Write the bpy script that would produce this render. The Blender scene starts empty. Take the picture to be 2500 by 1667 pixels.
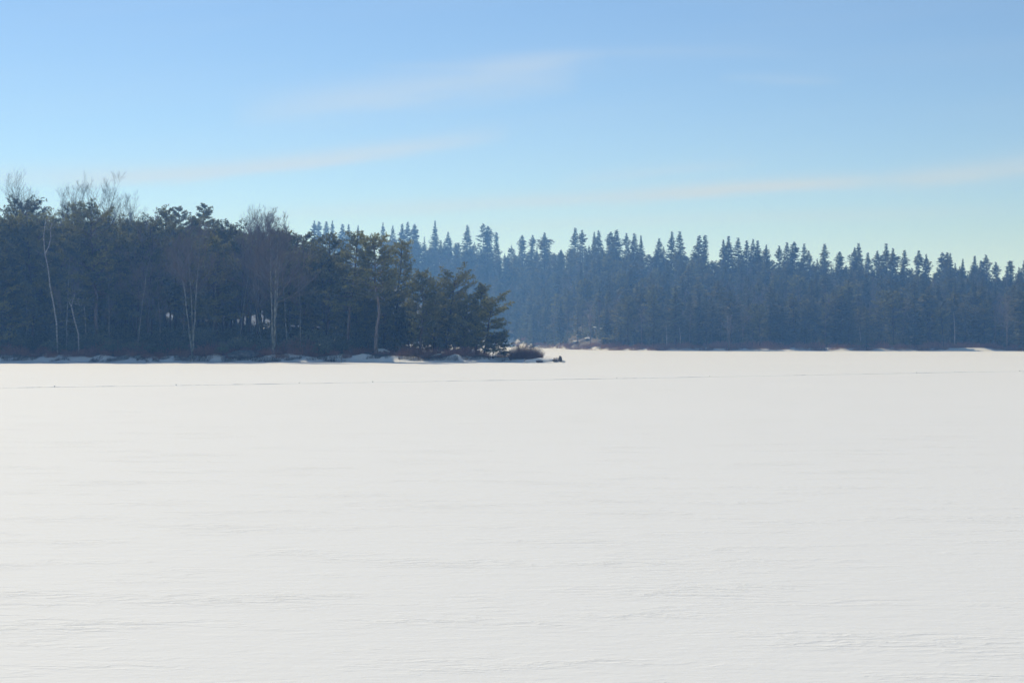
import bpy, math, random
import numpy as np
from mathutils import Vector

SC = bpy.context.scene
COL = SC.collection
F = 3472.2            # focal length in photo pixels (50 mm on 36 mm, 2500 px)
H = 2.71              # eye height above the ice
HZ = 832.0            # horizon row of the photo
SUN_AZ, SUN_EL = math.radians(-31), math.radians(43)   # azimuth from the view axis (+Y), negative = towards -X

# ------------------------------------------------------------------ camera, sky, sun, exposure
cam = bpy.data.cameras.new("camera")
cam.lens = 50; cam.sensor_width = 36; cam.clip_start = 0.1; cam.clip_end = 6000
camo = bpy.data.objects.new("camera", cam); COL.objects.link(camo)
camo.location = (0, 0, H)
camo.rotation_euler = (math.radians(90) - math.atan((833.5 - HZ) / F), 0, 0)
SC.camera = camo

SKY_STRENGTH = 0.134
SUN_STRENGTH = 3.6
SC.view_settings.view_transform = 'Standard'
SC.view_settings.look = 'None'
SC.view_settings.gamma = 1
SC.view_settings.use_curve_mapping = False
SC.view_settings.exposure = 0.04
SC.render.engine = 'CYCLES'
SC.cycles.max_bounces = 8
SC.cycles.diffuse_bounces = 3
SC.cycles.glossy_bounces = 2
SC.cycles.transmission_bounces = 4
SC.cycles.volume_bounces = 0
SC.cycles.caustics_reflective = False
SC.cycles.caustics_refractive = False
SC.cycles.use_adaptive_sampling = False
SC.cycles.use_denoising = True
SC.cycles.denoiser = 'OPENIMAGEDENOISE'

world = bpy.data.worlds.new("World"); SC.world = world
world.use_nodes = True
WT = world.node_tree
for n in list(WT.nodes): WT.nodes.remove(n)

def wmath(op, a, b=None, c=None, clamp=False):
    n = WT.nodes.new('ShaderNodeMath'); n.operation = op; n.use_clamp = clamp
    for i, v in enumerate((a, b, c)):
        if v is None: continue
        if isinstance(v, (int, float)): n.inputs[i].default_value = v
        else: WT.links.new(v, n.inputs[i])
    return n.outputs[0]

sky = WT.nodes.new('ShaderNodeTexSky'); sky.sky_type = 'NISHITA'; sky.sun_disc = False
sky.sun_elevation = SUN_EL; sky.sun_rotation = SUN_AZ
sky.altitude = 300; sky.air_density = 0.75; sky.dust_density = 0.0; sky.ozone_density = 5.3
tint = WT.nodes.new('ShaderNodeMix'); tint.data_type = 'RGBA'; tint.blend_type = 'MULTIPLY'
tint.inputs['Factor'].default_value = 1.0
WT.links.new(sky.outputs[0], tint.inputs['A']); tint.inputs['B'].default_value = (1.06, 1.02, 0.95, 1)
# thin cirrus streaks, laid out by direction (slope of the view ray across and up)
tc = WT.nodes.new('ShaderNodeTexCoord'); sep = WT.nodes.new('ShaderNodeSeparateXYZ')
WT.links.new(tc.outputs['Generated'], sep.inputs[0])
ysafe = wmath('MAXIMUM', sep.outputs[1], 0.05)
U = wmath('DIVIDE', sep.outputs[0], ysafe)            # tan azimuth
V = wmath('DIVIDE', sep.outputs[2], ysafe)            # tan elevation
comb = WT.nodes.new('ShaderNodeCombineXYZ')
WT.links.new(wmath('MULTIPLY', U, 5.0), comb.inputs[0])
WT.links.new(wmath('ADD', wmath('MULTIPLY', V, 46.0), wmath('MULTIPLY', U, -4.5)), comb.inputs[1])
nz = WT.nodes.new('ShaderNodeTexNoise'); nz.inputs['Scale'].default_value = 1.0
nz.inputs['Detail'].default_value = 8; nz.inputs['Roughness'].default_value = 0.68; nz.inputs['Distortion'].default_value = 0.4
WT.links.new(comb.outputs[0], nz.inputs['Vector'])
nz2 = WT.nodes.new('ShaderNodeTexNoise'); nz2.inputs['Scale'].default_value = 0.55
nz2.inputs['Detail'].default_value = 3
WT.links.new(comb.outputs[0], nz2.inputs['Vector'])
NV = wmath('SUBTRACT', nz.outputs[0], 0.5)
def pxu(px): return (px - 1250) / F
def pyv(py): return (HZ - py) / F
def streak(x0, y0, xm, ym, x1, y1, wid, amp, warp=0.006, lower=0.7):
    """a quadratic streak through three directions; `wid` in photo pixels"""
    us = [pxu(x0), pxu(xm), pxu(x1)]; vs = [pyv(y0), pyv(ym), pyv(y1)]
    c2, c1, c0 = np.polyfit(us, vs, 2)
    yc = wmath('MULTIPLY_ADD', wmath('MULTIPLY_ADD', U, float(c2), float(c1)), U, float(c0))
    d = wmath('SUBTRACT', wmath('MULTIPLY_ADD', NV, warp, V), yc)
    w = wid / F
    up = wmath('DIVIDE', wmath('MAXIMUM', d, 0.0), w)
    dn = wmath('DIVIDE', wmath('MINIMUM', d, 0.0), w * lower)
    g = wmath('POWER', 2.718, wmath('MULTIPLY', wmath('ADD', wmath('MULTIPLY', up, up), wmath('MULTIPLY', dn, dn)), -1.0))
    L = us[2] - us[0]
    t = wmath('DIVIDE', wmath('SUBTRACT', U, us[0]), L)
    bell = wmath('MULTIPLY', wmath('MULTIPLY', t, wmath('SUBTRACT', 1.0, t)), 4.0, clamp=True)
    bell = wmath('POWER', wmath('MAXIMUM', bell, 0.0), 0.7)
    return wmath('MULTIPLY', wmath('MULTIPLY', g, bell), amp)
streaks = [
    streak(120, 452, 640, 410, 1250, 330, 27, 0.70, lower=0.55),
    streak(560, 292, 960, 240, 1420, 178, 50, 0.50, warp=0.022),
    streak(1090, 150, 1480, 133, 1960, 128, 16, 0.13, warp=0.012),
    streak(1150, 180, 1260, 160, 1480, 150, 26, 0.20, warp=0.012),
    streak(620, 530, 1480, 485, 2420, 425, 24, 0.50, warp=0.008),
    streak(1450, 505, 1780, 462, 2180, 445, 22, 0.42, warp=0.008),
    streak(2150, 445, 2480, 412, 2900, 340, 34, 0.52, warp=0.014),
    streak(-300, 440, 120, 432, 560, 436, 30, 0.34, warp=0.012),
    streak(1350, 445, 1520, 430, 1860, 405, 16, 0.24, warp=0.012),
    streak(1000, 560, 1600, 540, 2500, 515, 22, 0.22, warp=0.012),
    streak(900, 160, 1100, 164, 1400, 158, 12, 0.14, warp=0.008),
    streak(1750, 192, 1880, 196, 2060, 200, 14, 0.16, warp=0.008),
]
tot = streaks[0]
for s in streaks[1:]: tot = wmath('ADD', tot, s)
tot = wmath('MULTIPLY', tot, wmath('MULTIPLY_ADD', nz.outputs[0], 1.25, 0.12))
veil = wmath('MULTIPLY', wmath('SUBTRACT', nz2.outputs[0], 0.42, clamp=True), 0.22)
tot = wmath('MULTIPLY', wmath('ADD', tot, veil), wmath('GREATER_THAN', sep.outputs[1], 0.06), clamp=True)
cl = WT.nodes.new('ShaderNodeMix'); cl.data_type = 'RGBA'
WT.links.new(tot, cl.inputs['Factor']); WT.links.new(tint.outputs['Result'], cl.inputs['A'])
cl.inputs['B'].default_value = (4.8, 5.4, 6.2, 1)
CLOUD = cl
bg = WT.nodes.new('ShaderNodeBackground'); bg.inputs[1].default_value = SKY_STRENGTH
WT.links.new(cl.outputs['Result'], bg.inputs[0])
wo = WT.nodes.new('ShaderNodeOutputWorld'); WT.links.new(bg.outputs[0], wo.inputs[0])

sl = bpy.data.lights.new("sun", 'SUN'); sl.energy = SUN_STRENGTH; sl.angle = math.radians(0.53)
sl.color = (1.0, 0.93, 0.78)
so = bpy.data.objects.new("sun", sl); COL.objects.link(so)
sv = Vector((math.sin(SUN_AZ) * math.cos(SUN_EL), math.cos(SUN_AZ) * math.cos(SUN_EL), math.sin(SUN_EL)))
so.rotation_euler = sv.to_track_quat('Z', 'Y').to_euler()
so.location = (0, 0, 60)

# ------------------------------------------------------------------ materials
def newmat(name):
    m = bpy.data.materials.new(name); m.use_nodes = True
    nt = m.node_tree
    for n in list(nt.nodes): nt.nodes.remove(n)
    out = nt.nodes.new('ShaderNodeOutputMaterial')
    return m, nt, out
def rgba(c): return (c[0], c[1], c[2], 1)

def foliage_mat(name, dark, light, trans=0.4, rough=0.6, spec=0.25, rnd=0.35):
    """needles and leaves: each tuft carries its own tint, each plant a small shift of its own"""
    m, nt, out = newmat(name)
    at = nt.nodes.new('ShaderNodeAttribute'); at.attribute_name = 'tint'
    oi = nt.nodes.new('ShaderNodeObjectInfo')
    a = nt.nodes.new('ShaderNodeMath'); a.operation = 'MULTIPLY_ADD'; a.use_clamp = True
    nt.links.new(oi.outputs['Random'], a.inputs[0]); a.inputs[1].default_value = rnd
    sub = nt.nodes.new('ShaderNodeMath'); sub.operation = 'SUBTRACT'
    nt.links.new(at.outputs['Fac'], sub.inputs[0]); sub.inputs[1].default_value = rnd * 0.5
    nt.links.new(sub.outputs[0], a.inputs[2])
    mx = nt.nodes.new('ShaderNodeMix'); mx.data_type = 'RGBA'
    nt.links.new(a.outputs[0], mx.inputs['Factor'])
    mx.inputs['A'].default_value = rgba(dark); mx.inputs['B'].default_value = rgba(light)
    p = nt.nodes.new('ShaderNodeBsdfPrincipled')
    p.inputs['Roughness'].default_value = rough; p.inputs['Specular IOR Level'].default_value = spec
    nt.links.new(mx.outputs['Result'], p.inputs['Base Color'])
    t = nt.nodes.new('ShaderNodeBsdfTranslucent'); nt.links.new(mx.outputs['Result'], t.inputs['Color'])
    ms = nt.nodes.new('ShaderNodeMixShader'); ms.inputs[0].default_value = trans
    nt.links.new(p.outputs[0], ms.inputs[1]); nt.links.new(t.outputs[0], ms.inputs[2])
    nt.links.new(ms.outputs[0], out.inputs[0])
    return m

def bark_mat(name, c1, c2, scale=(6, 6, 1.5), rough=0.85, spec=0.2):
    m, nt, out = newmat(name)
    tcn = nt.nodes.new('ShaderNodeTexCoord'); mp = nt.nodes.new('ShaderNodeMapping')
    mp.inputs['Scale'].default_value = scale
    nt.links.new(tcn.outputs['Object'], mp.inputs[0])
    n = nt.nodes.new('ShaderNodeTexNoise'); n.inputs['Scale'].default_value = 1; n.inputs['Detail'].default_value = 4
    nt.links.new(mp.outputs[0], n.inputs['Vector'])
    r = nt.nodes.new('ShaderNodeValToRGB')
    r.color_ramp.elements[0].position = 0.35; r.color_ramp.elements[1].position = 0.65
    r.color_ramp.elements[0].color = rgba(c1); r.color_ramp.elements[1].color = rgba(c2)
    nt.links.new(n.outputs[0], r.inputs[0])
    p = nt.nodes.new('ShaderNodeBsdfPrincipled'); p.inputs['Roughness'].default_value = rough
    p.inputs['Specular IOR Level'].default_value = spec
    nt.links.new(r.outputs[0], p.inputs['Base Color'])
    b = nt.nodes.new('ShaderNodeBump'); b.inputs['Strength'].default_value = 0.5; b.inputs['Distance'].default_value = 0.03
    nt.links.new(n.outputs[0], b.inputs['Height']); nt.links.new(b.outputs[0], p.inputs['Normal'])
    nt.links.new(p.outputs[0], out.inputs[0])
    return m

M_PINE = foliage_mat('pine_needles', (0.055, 0.068, 0.018), (0.360, 0.340, 0.085), 0.50)
M_PINE_DARK = foliage_mat('dark_pine_needles', (0.036, 0.050, 0.018), (0.280, 0.265, 0.070), 0.50)
M_SPRUCE = foliage_mat('spruce_needles', (0.020, 0.034, 0.018), (0.180, 0.185, 0.075), 0.52)
M_HEMLOCK = foliage_mat('hemlock_needles', (0.040, 0.054, 0.022), (0.240, 0.225, 0.085), 0.55)
M_RHODO = foliage_mat('rhododendron_leaves', (0.036, 0.054, 0.020), (0.340, 0.360, 0.210), 0.35, rough=0.22, spec=1.0)  # pale end: light leaf undersides, plus glints and sheen put into the colour
M_BRUSH = foliage_mat('leafless_twigs', (0.150, 0.064, 0.046), (0.460, 0.230, 0.155), 0.15, rough=0.7)
M_BRUSH_DARK = foliage_mat('dark_red_twigs', (0.050, 0.024, 0.022), (0.150, 0.070, 0.052), 0.0, rough=0.7)
M_GRASS = foliage_mat('dry_grass', (0.060, 0.045, 0.032), (0.180, 0.130, 0.085), 0.3, rough=0.7)
M_TWIG = foliage_mat('bare_twigs', (0.050, 0.040, 0.036), (0.150, 0.118, 0.105), 0.0, rough=0.7)
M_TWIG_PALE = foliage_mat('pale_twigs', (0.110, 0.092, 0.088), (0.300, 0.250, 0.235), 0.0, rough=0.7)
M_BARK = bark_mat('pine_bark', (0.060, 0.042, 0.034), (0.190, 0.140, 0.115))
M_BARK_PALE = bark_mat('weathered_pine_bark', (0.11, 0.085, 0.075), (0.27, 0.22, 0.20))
M_BARK_DARK = bark_mat('dark_bark', (0.035, 0.028, 0.024), (0.090, 0.070, 0.060))
M_BARK_GREY = bark_mat('grey_bark', (0.085, 0.085, 0.072), (0.30, 0.295, 0.25), (5, 5, 2))
M_BIRCH = bark_mat('birch_bark', (0.14, 0.13, 0.125), (0.50, 0.48, 0.45), (4, 4, 9))
M_DEADWOOD = bark_mat('weathered_deadwood', (0.22, 0.20, 0.19), (0.46, 0.43, 0.41), (4, 4, 2))
M_ROCK = bark_mat('dark_rock', (0.045, 0.045, 0.048), (0.16, 0.155, 0.15), (3, 3, 3))

def snow_mat(name, lake=True):
    m, nt, out = newmat(name)
    L = nt.links.new
    tcn = nt.nodes.new('ShaderNodeTexCoord')
    def noise(scale, detail=3, rough=0.5, rot=0.0):
        mp = nt.nodes.new('ShaderNodeMapping'); mp.inputs['Scale'].default_value = scale
        mp.inputs['Rotation'].default_value = (0, 0, rot)
        L(tcn.outputs['Object'], mp.inputs[0])
        n = nt.nodes.new('ShaderNodeTexNoise'); n.inputs['Scale'].default_value = 1
        n.inputs['Detail'].default_value = detail; n.inputs['Roughness'].default_value = rough
        L(mp.outputs[0], n.inputs['Vector']); return n.outputs[0]
    def mm(op, a, b, clamp=False):
        n = nt.nodes.new('ShaderNodeMath'); n.operation = op; n.use_clamp = clamp
        for i, v in enumerate((a, b)):
            if isinstance(v, (int, float)): n.inputs[i].default_value = v
            else: L(v, n.inputs[i])
        return n.outputs[0]
    p = nt.nodes.new('ShaderNodeBsdfPrincipled')
    p.inputs['Roughness'].default_value = 0.75
    p.inputs['IOR'].default_value = 1.31; p.inputs['Specular IOR Level'].default_value = 0.4
    big = noise((0.05, 0.05, 0.05), 3)
    r = nt.nodes.new('ShaderNodeValToRGB')
    r.color_ramp.elements[0].color = (0.78, 0.77, 0.735, 1); r.color_ramp.elements[1].color = (0.82, 0.81, 0.775, 1)
    L(big, r.inputs[0])
    if lake:
        L(r.outputs[0], p.inputs['Base Color'])
        # wind-packed snow: low scoured ridges with a steep lee edge, plus grain
        w1 = noise((1.7, 5.2, 1), 4, 0.6, 0.10)
        lee = mm('POWER', mm('SUBTRACT', 1.0, mm('MULTIPLY', mm('ABSOLUTE', mm('SUBTRACT', w1, 0.5), 0.0), 5.0), True), 3.0)
        patch = mm('MULTIPLY', mm('SUBTRACT', noise((0.30, 0.9, 1), 4, 0.65), 0.47, True), 6.0, True)
        ridge = mm('MULTIPLY', lee, patch)
        fine = noise((9, 16, 9), 3, 0.6)
        grain = noise((70, 70, 70), 2, 0.6)
        h = mm('ADD', mm('MULTIPLY', w1, 0.014), mm('MULTIPLY', ridge, 0.012))
        h = mm('ADD', h, mm('MULTIPLY', fine, 0.006))
        h = mm('ADD', h, mm('MULTIPLY', grain, 0.0010))
        b = nt.nodes.new('ShaderNodeBump'); b.inputs['Strength'].default_value = 1.0; b.inputs['Distance'].default_value = 1.0
        L(h, b.inputs['Height']); L(b.outputs[0], p.inputs['Normal'])
    else:
        # under the trees needles, leaves and twigs lie on the snow
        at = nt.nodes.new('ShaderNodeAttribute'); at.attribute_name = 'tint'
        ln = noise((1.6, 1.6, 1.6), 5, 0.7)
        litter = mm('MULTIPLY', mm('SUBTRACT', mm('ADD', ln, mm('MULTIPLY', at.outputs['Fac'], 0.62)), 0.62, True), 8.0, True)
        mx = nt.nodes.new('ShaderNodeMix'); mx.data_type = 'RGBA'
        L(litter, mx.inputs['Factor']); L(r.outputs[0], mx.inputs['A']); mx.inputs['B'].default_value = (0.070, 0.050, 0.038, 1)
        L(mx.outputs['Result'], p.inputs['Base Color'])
        h = mm('MULTIPLY', noise((2.5, 2.5, 2.5), 4), 0.10)
        b = nt.nodes.new('ShaderNodeBump'); b.inputs['Strength'].default_value = 0.8; b.inputs['Distance'].default_value = 1.0
        L(h, b.inputs['Height']); L(b.outputs[0], p.inputs['Normal'])
    L(p.outputs[0], out.inputs[0])
    return m
M_SNOW = snow_mat('lake_snow', True)
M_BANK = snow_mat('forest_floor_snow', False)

# ------------------------------------------------------------------ helpers
rng = np.random.default_rng(7)
def vnoise(x, y, seed=0):
    """smooth value noise in [-1,1], vectorised"""
    x = np.asarray(x, float); y = np.asarray(y, float)
    xi = np.floor(x).astype(np.int64); yi = np.floor(y).astype(np.int64)
    fx = x - xi; fy = y - yi
    fx = fx * fx * (3 - 2 * fx); fy = fy * fy * (3 - 2 * fy)
    def h(a, b):
        n = (a * 374761393 + b * 668265263 + seed * 982451653) & 0x7fffffff
        n = ((n ^ (n >> 13)) * 1274126177) & 0x7fffffff
        return ((n ^ (n >> 16)) & 0xffff) / 32767.5 - 1.0
    a = h(xi, yi); b = h(xi + 1, yi); c = h(xi, yi + 1); d = h(xi + 1, yi + 1)
    return (a * (1 - fx) + b * fx) * (1 - fy) + (c * (1 - fx) + d * fx) * fy
def sstep(a, b, x):
    t = np.clip((np.asarray(x, float) - a) / (b - a), 0, 1); return t * t * (3 - 2 * t)
def unit(v): return v / (np.linalg.norm(v, axis=-1, keepdims=True) + 1e-9)

class MB:
    """collects triangles / quads-as-triangles with a tint per vertex and a material slot per face"""
    def __init__(s): s.v = []; s.f = []; s.t = []; s.m = []; s.n = 0
    def add(s, v, f, tint=0.5, mi=0):
        v = np.asarray(v, np.float32).reshape(-1, 3); f = np.asarray(f, np.int32).reshape(-1, 3)
        s.v.append(v); s.f.append(f + s.n)
        s.t.append(np.broadcast_to(np.asarray(tint, np.float32), (len(v),)))
        s.m.append(np.full(len(f), mi, np.int32)); s.n += len(v)
    def mesh(s, name, mats, smooth=False):
        me = bpy.data.meshes.new(name)
        if s.n:
            v = np.concatenate(s.v); f = np.concatenate(s.f); t = np.concatenate(s.t); m = np.concatenate(s.m)
            me.vertices.add(len(v)); me.vertices.foreach_set('co', v.ravel())
            me.loops.add(f.size); me.loops.foreach_set('vertex_index', f.ravel())
            me.polygons.add(len(f))
            me.polygons.foreach_set('loop_start', np.arange(0, f.size, 3, dtype=np.int32))
            me.polygons.foreach_set('material_index', m)
            me.polygons.foreach_set('use_smooth', np.full(len(f), smooth))
            at = me.attributes.new('tint', 'FLOAT', 'POINT'); at.data.foreach_set('value', t.astype(np.float32))
            me.update(calc_edges=True)
        for x in (mats if isinstance(mats, (list, tuple)) else [mats]): me.materials.append(x)
        return me
    def top(s, q=98.5): return float(np.percentile(np.concatenate([v[:, 2] for v in s.v]), q))
    def stretch(s, f, fxy=1.0):
        for v in s.v: v[:, 2] *= f; v[:, :2] *= fxy
    # ---- shapes
    def tube(s, pts, rad, sides=7, tint=0.5, mi=0):
        pts = np.asarray(pts, float); rad = np.asarray(rad, float); k = len(pts)
        d = np.gradient(pts, axis=0); d = unit(d)
        ref = np.array([1.0, 0, 0]) if abs(d[0, 0]) < 0.8 else np.array([0, 1.0, 0])
        a = unit(np.cross(d, ref)); b = np.cross(d, a)
        an = np.arange(sides) * 2 * np.pi / sides
        ring = pts[:, None] + rad[:, None, None] * (a[:, None] * np.cos(an)[None, :, None] + b[:, None] * np.sin(an)[None, :, None])
        v = ring.reshape(-1, 3); f = []
        for i in range(k - 1):
            for j in range(sides):
                p, q = i * sides + j, i * sides + (j + 1) % sides
                f += [(p, q, q + sides), (p, q + sides, p + sides)]
        v = np.vstack([v, pts[-1:] + d[-1:] * rad[-1], pts[:1]]); top = k * sides
        for j in range(sides):
            f.append((top - sides + j, top - sides + (j + 1) % sides, top)); f.append(((j + 1) % sides, j, top + 1))
        s.add(v, f, tint, mi)
    def sticks(s, p0, p1, r0, r1, tint=0.5, mi=0):
        """many three-sided tapering sticks at once"""
        p0 = np.asarray(p0, float).reshape(-1, 3); p1 = np.asarray(p1, float).reshape(-1, 3); n = len(p0)
        if not n: return
        r0 = np.broadcast_to(np.asarray(r0, float), (n,)); r1 = np.broadcast_to(np.asarray(r1, float), (n,))
        d = unit(p1 - p0)
        ref = np.where(np.abs(d[:, 2:3]) < 0.9, np.array([[0, 0, 1.0]]), np.array([[1.0, 0, 0]]))
        a = unit(np.cross(d, ref)); b = np.cross(d, a)
        v = np.empty((n, 6, 3))
        for j in range(3):
            c, si = math.cos(j * 2.0944), math.sin(j * 2.0944)
            o = a * c + b * si
            v[:, j] = p0 + o * r0[:, None]; v[:, 3 + j] = p1 + o * r1[:, None]
        f0 = np.array([(0, 1, 4), (0, 4, 3), (1, 2, 5), (1, 5, 4), (2, 0, 3), (2, 3, 5)])
        f = (f0[None] + (np.arange(n) * 6)[:, None, None]).reshape(-1, 3)
        t = np.repeat(np.broadcast_to(np.asarray(tint, float), (n,)), 6)
        s.add(v.reshape(-1, 3), f, t, mi)
    def blades(s, p, d, ln, w, g, tint=0.5, mi=0):
        """one thin triangle per blade, turned at random about its own axis"""
        n = len(p)
        if not n: return
        d = unit(d); r = g.normal(size=(n, 3)); a = unit(np.cross(d, r))
        ln = np.broadcast_to(np.asarray(ln, float), (n,))[:, None]; w = np.broadcast_to(np.asarray(w, float), (n,))[:, None]
        v = np.stack([p - a * w * .5, p + a * w * .5, p + d * ln], 1)
        t = np.repeat(np.broadcast_to(np.asarray(tint, float), (n,)), 3)
        s.add(v.reshape(-1, 3), np.arange(n * 3), t, mi)
    def tufts(s, c, ax, size, g, k=9, tint=None, mi=0):
        """needle tufts: k blades fan out of every centre"""
        n = len(c)
        if not n: return
        if tint is None: tint = g.random(n)
        size = np.broadcast_to(np.asarray(size, float), (n,))
        d = unit(np.repeat(unit(ax), k, 0) * 0.55 + unit(g.normal(size=(n * k, 3))))
        ln = np.repeat(size, k) * g.uniform(0.7, 1.25, n * k)
        p = np.repeat(c, k, 0) - d * ln[:, None] * 0.15
        s.blades(p, d, ln, ln * 0.30, g, np.repeat(tint, k), mi)
    def leaves(s, c, d, nrm, ln, w, tint=0.5, mi=0):
        """diamond leaves of two triangles with a fold"""
        n = len(c); d = unit(d); a = unit(np.cross(d, nrm)); up = np.cross(a, d)
        ln = np.broadcast_to(np.asarray(ln, float), (n,))[:, None]; w = np.broadcast_to(np.asarray(w, float), (n,))[:, None]
        v = np.stack([c, c + d * ln * .5 + a * w * .5 - up * w * .12, c + d * ln, c + d * ln * .5 - a * w * .5 - up * w * .12], 1)
        f = (np.array([(0, 1, 2), (0, 2, 3)])[None] + (np.arange(n) * 4)[:, None, None]).reshape(-1, 3)
        s.add(v.reshape(-1, 3), f, np.repeat(np.broadcast_to(np.asarray(tint, float), (n,)), 4), mi)
    def rock(s, g, size, res=2, rough=0.22, mi=0, seed=1):
        """a lumpy boulder from a subdivided octahedron, flattened below"""
        v = [(1, 0, 0), (-1, 0, 0), (0, 1, 0), (0, -1, 0), (0, 0, 1), (0, 0, -1)]
        f = [(0, 2, 4), (2, 1, 4), (1, 3, 4), (3, 0, 4), (2, 0, 5), (1, 2, 5), (3, 1, 5), (0, 3, 5)]
        v = [np.array(x, float) for x in v]
        for _ in range(res):
            mid = {}; nf = []
            def mp(a, b):
                k = (min(a, b), max(a, b))
                if k not in mid: v.append(unit(v[a] + v[b])); mid[k] = len(v) - 1
                return mid[k]
            for a, b, c in f:
                x, y, z = mp(a, b), mp(b, c), mp(c, a); nf += [(a, x, z), (x, b, y), (z, y, c), (x, y, z)]
            f = nf
        v = np.array(v)
        r = 1 + rough * vnoise(v[:, 0] * 1.7 + v[:, 2] * 1.3 + seed * 9, v[:, 1] * 1.7 - v[:, 2] * 1.1, seed) + rough * .5 * vnoise(v[:, 0] * 4 + v[:, 2] * 3, v[:, 1] * 4 + seed * 3, seed + 5)
        s.add(v * r[:, None] * np.asarray(size), f, 0.5, mi)

def link(name, me, parent=None, loc=None):
    o = bpy.data.objects.new(name, me); COL.objects.link(o)
    if parent is not None: o.parent = parent
    if loc is not None: o.location = loc
    return o
def tag(o, label, cat, group=None):
    o['label'] = label; o['category'] = cat
    if group: o['group'] = group
    return o
def thing(name, label, cat, loc, rz=0.0, group=None):
    o = bpy.data.objects.new(name, None); COL.objects.link(o)
    o.empty_display_size = 0.3
    o.location = loc; o.rotation_euler = (0, 0, rz)
    return tag(o, label, cat, group)
def kind(o, k): o['kind'] = k; return o
def at(px, dist): return (px - 1250) / F * dist
def zat(py, dist): return H + (HZ - py) / F * dist

LANDMARKS = [(-20, 'the bright olive end pine'), (75, 'the round topped olive pine'), (135, 'the twisted white birch'), (190, 'the short birch snag'), (240, 'the broad olive pine'),
             (305, 'the slim leafless tree'), (363, 'the pine with the thick dark trunk'), (418, 'the shaded leafless tree'), (472, 'the paired grey stems'), (555, 'the long rock mound'), (610, 'the half hidden leafless tree'),
             (667, 'the big grey trunk'), (742, 'the pine beside the big grey trunk'), (798, 'the pine with open low limbs'), (850, 'the inward leaning pine'), (914, 'the tallest point pine'),
             (962, 'the pine with the twisted top'), (1024, 'the mid sized olive pine'), (1090, 'the flat topped pine'), (1182, 'the outermost pine')]
def landmark(px): return min(LANDMARKS, key=lambda q: abs(q[0] - px))[1]
LATER = []
def later(o, base, key, cat, group, unit_='the ice'):
    o['category'] = cat; o['group'] = group; LATER.append((o, base, key, unit_))
def settle_labels():
    by = {}
    for o, base, key, u_ in LATER: by.setdefault(base, []).append((key, o, u_))
    for base, v in by.items():
        v.sort(key=lambda q: q[0])
        for i, (_k, o, u_) in enumerate(v):
            o['label'] = base if len(v) == 1 else base + (', nearest ' + u_ if i == 0 else ', %s from %s' % (ordinal(i + 1), u_) if i < len(v) - 1 or i < 2 else ', farthest from ' + u_)

# ------------------------------------------------------------------ terrain
POLY = np.array([(-170, 184), (-96, 183), (-66, 181.5), (-50, 180), (-40, 181.5), (-30, 180.5), (-22, 181), (-14, 179), (-8, 178), (-3.2, 178.8), (-1.5, 180.5),
                 (0.6, 177.0), (3.2, 174.6), (6.2, 174.0), (6.6, 175.2), (6.0, 178.5), (4.8, 184.5), (2.2, 190), (-1.5, 194.0), (-5, 204), (-12, 222), (-22, 246), (-40, 285), (-80, 320), (-170, 345)])
def poly_sd(x, y):
    """signed distance to the point's outline, positive on land"""
    x = np.asarray(x, float); y = np.asarray(y, float)
    d2 = np.full(x.shape, 1e18); ins = np.zeros(x.shape, bool)
    n = len(POLY)
    for i in range(n):
        ax, ay = POLY[i]; bx, by = POLY[(i + 1) % n]
        ex, ey = bx - ax, by - ay
        t = np.clip(((x - ax) * ex + (y - ay) * ey) / (ex * ex + ey * ey), 0, 1)
        d2 = np.minimum(d2, (x - ax - t * ex) ** 2 + (y - ay - t * ey) ** 2)
        c = ((ay > y) != (by > y)) & (x < ex * (y - ay) / (ey + 1e-12) + ax)
        ins ^= c
    d = np.sqrt(d2); return np.where(ins, d, -d)
def near_z(x, y):
    x = np.asarray(x, float); y = np.asarray(y, float)
    sd = poly_sd(x, y) + 0.8 * vnoise(x * .35, y * .35, 3)
    inland = sstep(-14, -45, x)
    tipf = sstep(4.5, -6, x)
    z = np.where(sd > 0, (0.30 + 0.45 * tipf) * sstep(0, 2.2, sd) + 0.030 * np.maximum(sd - 2, 0) * (0.35 + inland * 2.4), np.maximum(sd * 0.22, -0.5))
    hum = 0.30 * vnoise(x * .55, y * .55, 11) + 0.16 * vnoise(x * 1.3, y * 1.3, 12)
    return z + np.where(sd > 0.3, hum * sstep(.3, 2, sd) * (0.35 + 0.65 * tipf), 0)

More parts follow.
